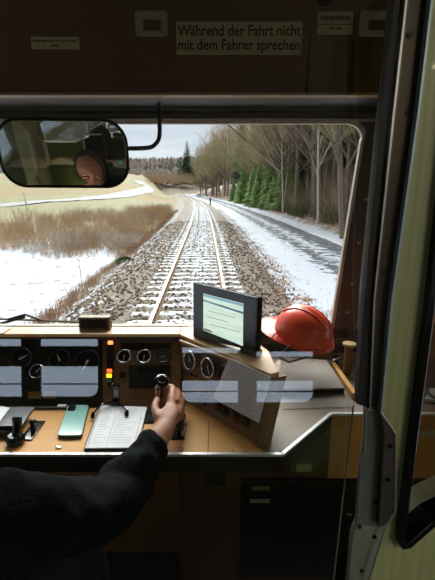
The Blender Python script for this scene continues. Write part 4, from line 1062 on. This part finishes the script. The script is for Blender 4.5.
# ballast stones
mb = MB(); rr = random.Random(3)
ico = bmesh.new(); bmesh.ops.create_icosphere(ico, subdivisions=1, radius=1); iv = [v.co.copy() for v in ico.verts]; if_ = [tuple(v.index for v in f.verts) for f in ico.faces]; ico.free()
for k in range(9000):
    s = 4 + 32*rr.random()**1.7; l = rr.choice((-1, 1))*rr.uniform(0, 3.0) if rr.random() < .85 else rr.uniform(-4.2, 3.2)
    z = hgt(l, s); r_ = rr.uniform(.018, .05)
    c = T(l, s, z + r_*.3); M3 = Matrix.Rotation(rr.uniform(0, 6.3), 3, Vector((rr.random(), rr.random(), rr.random()+.1)))
    sc = Vector((rr.uniform(.7, 1.3), rr.uniform(.6, 1.1), rr.uniform(.5, .9)))
    mb.add([c + M3 @ Vector((v.x*sc.x, v.y*sc.y, v.z*sc.z))*r_ for v in iv], if_, rr.choice((0, 0, 1, 2)))
bl_ = mb.build('ballast', [mat('ballast_brown', (116, 96, 78), .9), mat('ballast_grey', (132, 122, 112), .9), mat('ballast_rust', (104, 82, 64), .9)]); stuff(bl_); tag(bl_, 'loose brown and grey ballast stones around the sleepers', 'ballast')

# vegetation ---------------------------------------------------------
twig = mat('winter_twig', (190, 166, 138), .9, var=.3, scale=3); twig2 = mat('grey_twig', (184, 170, 156), .9, var=.3, scale=3)
bark = mat('bark', (122, 106, 92), .9, var=.35, scale=8, bump=.4); bark_l = mat('pale_bark', (200, 194, 182), .9, var=.3, scale=6)
reed = mat('dry_reed', (182, 152, 110), .9, var=.35, scale=3); reedr = mat('red_brown_stalk', (158, 122, 94), .9, var=.3, scale=3)
mossy = mat('mossy_twig', (156, 152, 104), .9, var=.35, scale=3)
def bare_tree(seed, h, spread=.32, dens=1.0, lev=4, trunk_r=None):
    rr = random.Random(seed); tb = MB(); bb = MB()
    trunk_r = trunk_r or h*.014
    def grow(p, d, ln, r, lv):
        q = p; pts = [p]; rs = [r]; k = 3 if lv else 2
        for i in range(k):
            d = (d + Vector((rr.uniform(-1,1), rr.uniform(-1,1), rr.uniform(-.3,.6)))*(.12 if lv == 0 else .22)).normalized()
            q = q + d*(ln/k); pts.append(q); rs.append(r*(1-.55*(i+1)/k))
        (tb if lv < 2 else bb).tube(pts, rs, 5 if lv < 2 else 3, cap=False)
        if lv >= lev: return
        nb_ = int(({0: 15, 1: 6, 2: 5, 3: 4}[lv])*dens)
        for i in range(nb_):
            t = rr.uniform(.22 if lv == 0 else .2, 1); x = t*(len(pts)-1); j = min(int(x), len(pts)-2)
            b = pts[j].lerp(pts[j+1], x-j)
            a = rr.uniform(0, 6.283); side = Vector((math.cos(a), math.sin(a), 0))
            nd = (d*.55 + side*rr.uniform(.5, 1.1) + Vector((0,0,rr.uniform(.05,.5)))).normalized()
            L_ = ln*rr.uniform(.28, .5)*(1.15-.4*t) if lv == 0 else ln*rr.uniform(.4, .65)
            grow(b, nd, L_, max(.012, rs[j]*.45), lv+1)
    grow(Vector((0,0,-.3)), Vector((0,0,1)), h, trunk_r, 0)
    return tb, bb
def make_tree(name, mbs, mats, label, cat, group, pn=('trunk', 'twigs')):
    t = thing(name, label, cat, (0,0,0), group)
    for mb, m, n in zip(mbs, mats, pn): mb.build(n, m, t)
    return t
def place(protos, used, i, loc, sc, rz, label=None, sz=None):
    p = protos[i % len(protos)]
    o = p if p.name not in used else copy_tree(p); used.add(p.name); used.add(o.name)
    o.location = loc; o.scale = (sc, sc, (sz or sc)); o.rotation_euler = (0, 0, rz)
    if label: o['label'] = label
    return o
# conifers
def conifer(seed, h, w, lean=0, dense=1.0, green_=0):
    rr = random.Random(seed); tb = MB().tube([(0,0,-.3), (0,0,h*.97)], [h*.014, h*.003], 6); fb = MB()
    nl_ = int(26*dense)
    for i in range(nl_):
        t = i/(nl_-1); z = h*(.06 + .92*t); R_ = w*(1-t)**.85 + .12; nb_ = int(10 + 12*(1-t))
        for k in range(nb_):
            a = rr.uniform(0, 6.283); L_ = R_*rr.uniform(.7, 1.1); dz = -L_*rr.uniform(.05, .45)
            e_ = Vector((math.cos(a)*L_, math.sin(a)*L_, z+dz)); b_ = Vector((0,0,z)); sd = Vector((-math.sin(a), math.cos(a), 0))*(.16*R_+.07)
            m1 = b_.lerp(e_, .55)
            fb.add([b_, m1-sd+Vector((0,0,-.08*R_)), e_, m1+sd+Vector((0,0,-.08*R_)), m1 + Vector((0,0,.06*R_))], [(0,1,4),(1,2,4),(2,3,4),(3,0,4)])
            for q in range(3):   # hanging sprays
                c = b_.lerp(e_, rr.uniform(.4, 1)); u = Vector((rr.uniform(-1,1), rr.uniform(-1,1), -1.1)).normalized()*(.14*R_+.1); v_ = sd.normalized()*(.05*R_+.03)
                fb.add([c-v_, c+u, c+v_], [(0,1,2)])
    return tb, fb
nd_y = mat('young_spruce', (132, 164, 88), .85, var=.45, scale=.9); nd_d = mat('dark_spruce', (76, 98, 78), .85, var=.35, scale=.8)
G1 = 'bare trees of the wood beyond the road'
LB = 'bare leafless tree with fine brown twigs in the wood beyond the snowy road'
protos = [make_tree('bare_tree', bare_tree(11+k, 15, dens=1.0), (bark_l if k == 1 else bark, (twig, twig2, mossy)[k % 3]), LB, 'tree', G1) for k in range(4)]
used = set(); rr = random.Random(21)
spots = []
for s in range(22, 70, 2): spots += [(rr.uniform(10.0, 12.5), s + rr.uniform(-1.5, 1.5)), (rr.uniform(13.5, 20), s + rr.uniform(-1.5, 1.5))]
for s in range(70, 250, 7): spots += [(rr.uniform(10, 13), s + rr.uniform(-3, 3)), (rr.uniform(14, 20), s + rr.uniform(-3, 3))]
for s in range(26, 110, 7): spots.append((rr.uniform(21, 30), s))
for i, (l, s) in enumerate(spots): place(protos, used, i, T(l + (2 if 75 < s < 135 else 0), s, hgt(l + (2 if 75 < s < 135 else 0), s)), rr.uniform(.95, 1.4)*(.72 if 75 < s < 135 else 1), rr.uniform(0, 6.3))
sg = make_tree('deep_spruce', conifer(260, 17, 3.2, dense=1.2), (bark, nd_d), 'dark spruce standing in the depth of the wood behind the bare trunks', 'tree', 'dark spruces deep in the wood', ('trunk', 'needles')); used2 = set()
for i, (l, s) in enumerate(((19, 38), (23, 46), (20, 56), (26, 60), (22, 68), (28, 42), (32, 52), (24, 80), (19, 92), (30, 72), (36, 44), (18, 31))): place([sg], used2, i, T(l, s, hgt(l, s)), rr.uniform(.8, 1.1), i)
# three marked trunks near the road
def single_tree(seed, px, py, z, h, m1, m2, label, tr, dens=.8):
    mbs = bare_tree(seed, h, dens=dens, trunk_r=tr); o = make_tree('bare_tree', mbs, (m1, m2), label, 'tree', None); o.location = PZ(px, py, z); return o
single_tree(71, 318, 224, -.3, 14, bark_l, twig2, 'slim pale-barked tree at the wood edge above the snowy road bend', .12)
single_tree(72, 343, 236, -.2, 13, bark, mossy, 'stout forked bare tree nearest the road at the wood edge', .20, 1.0)
single_tree(73, 283, 214, -.3, 13, bark_l, twig, 'thin straight tree next to the green spruce thicket', .10)
# undergrowth at wood edge: stuff
def shrub(seed, n, h, w, m_h=.5):
    rr = random.Random(seed); mb = MB()
    for k in range(n):
        a = rr.uniform(0, 6.283); r0 = w*math.sqrt(rr.random())*.6; p = Vector((r0*math.cos(a), r0*math.sin(a), -.05)); hh = h*rr.uniform(.5, 1)
        d = Vector((math.cos(a)*rr.uniform(0, .6), math.sin(a)*rr.uniform(0, .6), 1)).normalized(); pts = [p]
        for i in range(3): d = (d + Vector((rr.uniform(-.25, .25), rr.uniform(-.25, .25), 0))).normalized(); pts.append(pts[-1] + d*hh/3)
        mb.tube(pts, [.011, .009, .007, .004], 3, cap=False)
        for i in range(3):
            b = pts[1+rr.randrange(2)].lerp(pts[2+rr.randrange(2)], rr.random()); a2 = rr.uniform(0, 6.283)
            mb.tube([b, b + Vector((math.cos(a2)*.3, math.sin(a2)*.3, .35))*hh*.35], [.006, .003], 3, cap=False)
    return mb
sp_ = [tag(shrub(50+k, 120, 2.3, 1.6).build('shrub', (twig, reed, twig2, twig)[k]), 'brown leafless thicket bush on the slope left of the track', 'bush', 'thicket bushes between snow field and track') for k in range(4)]
used = set(); rr = random.Random(9)
sps = []
for k in range(64):
    s = 28 + 56*rr.random()**1.1; l = -rr.uniform(4.8, 11.5 + min(6, (s-26)*.6)); sps.append((l, s))
for k in range(14): sps.append((-rr.uniform(14, 26), rr.uniform(38, 60)))
for i, (l, s) in enumerate(sps):
    p = sp_[i % 4]; o = p if p.name not in used else p.copy()
    if o is not p: COL.objects.link(o)
    used.add(p.name); o.location = T(l, s, hgt(l, s)); q = rr.uniform(.75, 1.1); o.scale = (q, q, q*rr.uniform(.7, 1)); o.rotation_euler = (0,0,rr.uniform(0,6.3))
# reeds / dead grass on the embankments (stuff)
def tufts(name, spots_, h, m, label, cat, seed, n=9, r_=.006):
    rr = random.Random(seed); mb = MB()
    for (l, s) in spots_:
        for k in range(n):
            p = T(l + rr.uniform(-.2, .2), s + rr.uniform(-.2, .2), hgt(l, s)-.03); a = rr.uniform(0, 6.283); hh = h*rr.uniform(.4, 1); w_ = rr.uniform(.1, .6)
            q = p + Vector((math.cos(a)*w_*hh, math.sin(a)*w_*hh, hh)); m1 = p.lerp(q, .5) + Vector((0,0,hh*.08))
            mb.tube([p, m1, q], [r_, r_*.8, r_*.3], 3, cap=False)
    o = mb.build(name, m); stuff(o); tag(o, label, cat); return o
rr = random.Random(77)
tufts('dead_stalks', [(-rr.uniform(3.3, 4.6), 6 + 60*rr.random()**1.3) for _ in range(560)], .45, reedr, 'reddish brown dead stalks down the left embankment', 'dead grass', 1)
tufts('dry_grass', [(-rr.uniform(4.2, 10), 25 + 55*rr.random()**1.2) for _ in range(900)], .9, reed, 'dry straw-coloured grass at the foot of the thicket', 'dry grass', 2)
tufts('verge_grass', [(rr.uniform(2.6, 3.3), 6 + 60*rr.random()**1.5) for _ in range(260)], .16, reedr, 'short rusty grass poking through snow beside the ballast', 'grass', 3)
tufts('snow_stubble', [(rr.uniform(3.0, 4.4), 5 + 40*rr.random()**1.5) for _ in range(200)], .07, reed, 'sparse stubble in the snow strip next to the road', 'grass', 4, 4, .008)
tufts('field_stubble', [(-rr.uniform(5.2, 17), 7 + 20*rr.random()) for _ in range(260)], .08, reed, 'thin stubble showing through the snow field on the left', 'grass', 5, 3, .007)
tufts('forest_floor_leaves', [(rr.uniform(9.2, 12), 20 + 60*rr.random()) for _ in range(500)], .35, reedr, 'brown bracken and leaves along the wood edge', 'undergrowth', 6)
tufts('forest_saplings', [(rr.uniform(9.8, 24), 22 + 90*rr.random()) for _ in range(1500)], 3.8, twig, 'dense brown saplings between the trunks of the wood', 'undergrowth', 7, 7, .012)
tufts('mossy_undergrowth', [(rr.uniform(9.6, 12), 22 + 50*rr.random()) for _ in range(300)], 1.6, mat('moss_green', (78, 92, 52), .9, var=.3), 'green brambles low along the wood edge', 'undergrowth', 8, 9, .014)
# saplings standing alone in the left field
def lone(px, py, z, h, lean, label, seed):
    rr = random.Random(seed); p = PZ(px, py, z); mb = MB(); tw = MB()
    top_ = p + Vector((lean, 0, h)); mb.tube([p - Vector((0,0,.2)), p.lerp(top_, .5) + Vector((.05*h*.2,0,0)), top_], [h*.016, h*.011, h*.004], 6)
    for k in range(14):
        b = p.lerp(top_, rr.uniform(.35, 1)); a = rr.uniform(0, 6.283); L_ = h*rr.uniform(.12, .3)
        tw.tube([b, b + Vector((math.cos(a)*.6, math.sin(a)*.6, .9))*L_], [h*.005, h*.002], 3)
    t = thing('sapling', label, 'sapling', p); mb.build('stem', bark, t); tw.build('twigs', bark, t)
lone(28, 213, -1.75, 3.6, -.5, 'dark leaning sapling standing in the field below the mirror', 1)
lone(82, 287, -1.6, 1.1, -.05, 'thin young sapling sticking out of the snow field', 2)
# small green bush on the ballast shoulder
p = T(-3.1, 17.5, hgt(-3.1, 17.5)); mb = MB(); rr = random.Random(4)
for k in range(220):
    a = rr.uniform(0, 6.28); b = rr.uniform(.1, 1.5); d = Vector((math.cos(a)*math.cos(b), math.sin(a)*math.cos(b), math.sin(b)*.6)); q = p + d*.38; x_ = d.orthogonal().normalized()*.04
    mb.add([q-x_, q+d*.09, q+x_, q-d*.05], [(0,1,2,3)])
tag(mb.build('evergreen_bush', mat('bush_green', (70, 92, 48), .8)), 'small dark green bush beside the ballast left of the track', 'bush')
cp_ = [make_tree('young_spruce', conifer(90+k, 8, 2.1, dense=1.1), (bark, nd_y), 'bushy light green young spruce in the thicket beyond the road', 'tree', 'young spruces beyond the road', ('trunk', 'needles')) for k in range(3)]
used = set(); rr = random.Random(2)
for i in range(17):
    s = 52 + i*3.4 + rr.uniform(-1, 1); l = rr.uniform(9.6, 11.6); place(cp_, used, i, T(l, s, hgt(l, s)), rr.uniform(.75, 1.05)*(1.0 if i < 12 else .7), rr.uniform(0, 6.3))
dk = [make_tree('tall_spruce', conifer(190+k, 22, 3.0, dense=1.4), (bark, nd_d), '', 'tree', None, ('trunk', 'needles')) for k in range(2)]
used = set()
for i, (px, py, s_, h_, lab) in enumerate([(243, 180, 120, 21, 'tallest dark spruce rising over the young green thicket'), (187.5, 179, 230, 20, 'lone dark spruce beyond the track bend against the hill'), (181, 180, 250, 13, 'shorter dark spruce just beside the lone one at the bend'),
        (252, 182, 125, 19, 'dark spruce behind the tallest one in the wood'), (262, 186, 100, 18, 'spruce half hidden by bare trees over the thicket'), (223, 178, 170, 19, 'small distant spruce top above the bare crowns'), (276, 185, 85, 17, 'dark spruce at the upper edge of the wood'), (300, 190, 60, 14, 'dark spruce deep among the trunks of the wood')]):
    o = place(dk, used, i, PY(px, py, s_), h_/22*(1.9 if i in (1, 2) else 1.25), i*1.3, lab, h_/22)
# hills and distant woods
def hillh(x): return 30 + 6*math.sin(x*.006+1) + 3*math.sin(x*.021)
mb = MB(); xs = list(range(-700, 701, 20)); vs = []
rows = [(240, -.3), (330, .02), (400, .18), (480, .55), (560, .85), (640, 1), (760, .9)]
for (y, f) in rows:
    for x in xs: vs.append(Vector((x, y, (-3 if y < 300 else 2 if y < 350 else 6) + f*hillh(x)*(1 if x < 60 else 1.1))))
nx = len(xs)
for i in range(len(rows)-1):
    for j in range(nx-1): mb.f.append((i*nx+j, i*nx+j+1, (i+1)*nx+j+1, (i+1)*nx+j)); mb.m.append(0)
mb.v = vs; struct(mb.build('ground_hill', mat('hill_ground', (128, 112, 92), .9, var=.3, scale=.02), None, smooth='all'))
def hz(x, y):
    for i in range(len(rows)-1):
        if rows[i][0] <= y <= rows[i+1][0]:
            t = (y-rows[i][0])/(rows[i+1][0]-rows[i][0]); return 6 + (rows[i][1]*(1-t)+rows[i+1][1]*t)*hillh(x)
    return 6
rr = random.Random(8); mb = MB(); mb2 = MB()
def crown(mbx, p, h, w, pointed, rr, mi):
    n = 7; pr = [(0, .25), (.25, 1), (.6, .8), (.85, .45), (1, .05)] if not pointed else [(0, .5), (.1, 1), (.5, .6), (1, .02)]
    pts = [p + Vector((rr.uniform(-.1, .1)*w, 0, h*t)) for t, _ in pr]; mbx.tube(pts, [w*r*rr.uniform(.8, 1.15) for _, r in pr], n, mi=mi)
for k in range(5200):
    x = rr.uniform(-420, 160); y = 335 + 310*rr.random(); 
    con = mn_.noise(Vector((x*.012, y*.02, 3))) > .12
    h = rr.uniform(7, 13)*(1.0 if not con else 1.15); w_ = h*(.28 if not con else .17)
    crown(mb, Vector((x, y, hz(x, y)-1)), h, w_, con, rr, (2 if con else rr.choice((0, 1, 3))))
hw = mb.build('hill_forest', [mat('far_brown', (150, 132, 118), .95), mat('far_grey', (136, 126, 122), .95), mat('far_green', (88, 100, 92), .95), mat('far_tan', (166, 140, 116), .95)]); stuff(hw); tag(hw, 'mixed bare and evergreen forest covering the distant hill', 'forest')
# mid-distance hedgerow shrubs on the far field edge (countable)
hb = [tag(shrub(150+k, 130, 5, 3.2).build('shrub', (twig, reed)[k]), 'round brown bush at the far edge of the yellow field', 'bush', 'far bushes at the field edge') for k in range(2)]
for i in range(14):
    o = hb[i] if i < 2 else hb[i % 2].copy()
    if i >= 2: COL.objects.link(o)
    o.location = PY(150 + i*3.2, 182 + rr.uniform(-1, 2), 215 + rr.uniform(-15, 15)); o.scale = (1.1,)*3; o.rotation_euler = (0,0,i)
# left country road as a ribbon
def ribbon(pts, wd, name, m, lift=.12):
    ps = smoothpath([Vector((a, b, 0)) for a, b in pts], 8); mb = MB(); vs = []
    for i, p in enumerate(ps):
        d = (ps[min(i+1, len(ps)-1)]-ps[max(i-1, 0)]).normalized(); n = Vector((-d.y, d.x, 0))
        for k in (-1, 0, 1):
            q = p + n*wd*k/2; vs.append(Vector((q.x, q.y, ground_z(q.x, q.y)+lift)))
    for i in range(len(ps)-1):
        for k in range(2): mb.f.append((i*3+k, i*3+k+1, (i+1)*3+k+1, (i+1)*3+k)); mb.m.append(0)
    mb.v = vs; return mb.build(name, m)
def ground_z(x, y):
    # invert T approximately
    dx = x-X0; s = dx*-sy_ + y*cy; l2 = dx*cy + y*sy_; l = l2 - (curve(s) if s > 0 else 0)
    return hgt(l, s)
def hit(px, py):
    d = ray(px, py); t = 5.0
    while t < 900:
        p = CV + d*t
        if ground_z(p.x, p.y) >= p.z: return (p.x, p.y)
        t *= 1.01
    return (p.x, p.y)
rp_ = [hit(a, b) for a, b in ((-40, 207.5), (0, 206), (40, 202.5), (80, 199.5), (115, 196.5), (138, 192), (150, 188), (146, 184.5), (136, 182.5))]
struct(ribbon(rp_, 5.0, 'ground_country_road', mat('pale_asphalt', (122, 120, 124), .7, var=.05), .16))
# small marker post right of the track and a pale car far off on the road
p = T(2.3, 78, hgt(2.3, 78)); mk = thing('marker_post', 'small dark marker post right of the distant rails', 'post', p)
MB().box((p.x-.12, p.y-.1, p.z), (p.x+.12, p.y+.1, p.z+1.3)).build('stake', black, mk, bevel=.02); MB().box((p.x-.16, p.y-.12, p.z+.95), (p.x+.16, p.y-.1, p.z+1.3)).build('number_board', black, mk)
p = T(5.4, 175, -.4); c = thing('car', 'pale car far off on the road where it bends', 'car', p)
MB().prism([p+Vector((-1, -.0, .35)), p+Vector((1, 0, .35)), p+Vector((1, 0, .9)), p+Vector((.8, 0, 1.0)), p+Vector((.62, 0, 1.5)), p+Vector((-.62, 0, 1.5)), p+Vector((-.8, 0, 1.0)), p+Vector((-1, 0, .9))], (0, 4, 0)).build('car_body', mat('pale_car', (214, 220, 232), .3), c, bevel=.1)
MB().box((p.x-.6, p.y-.03, p.z+1.02), (p.x+.6, p.y-.01, p.z+1.42)).build('windscreen', mat('car_glass', (60, 70, 84), .1), c)
for sx in (-.8, .8):
    for yy in (.7, 3.2): MB().cyl((p.x+sx-.1, p.y+yy, p.z+.33), (p.x+sx+.1, p.y+yy, p.z+.33), .33, 16).build('wheel', rubber, c)
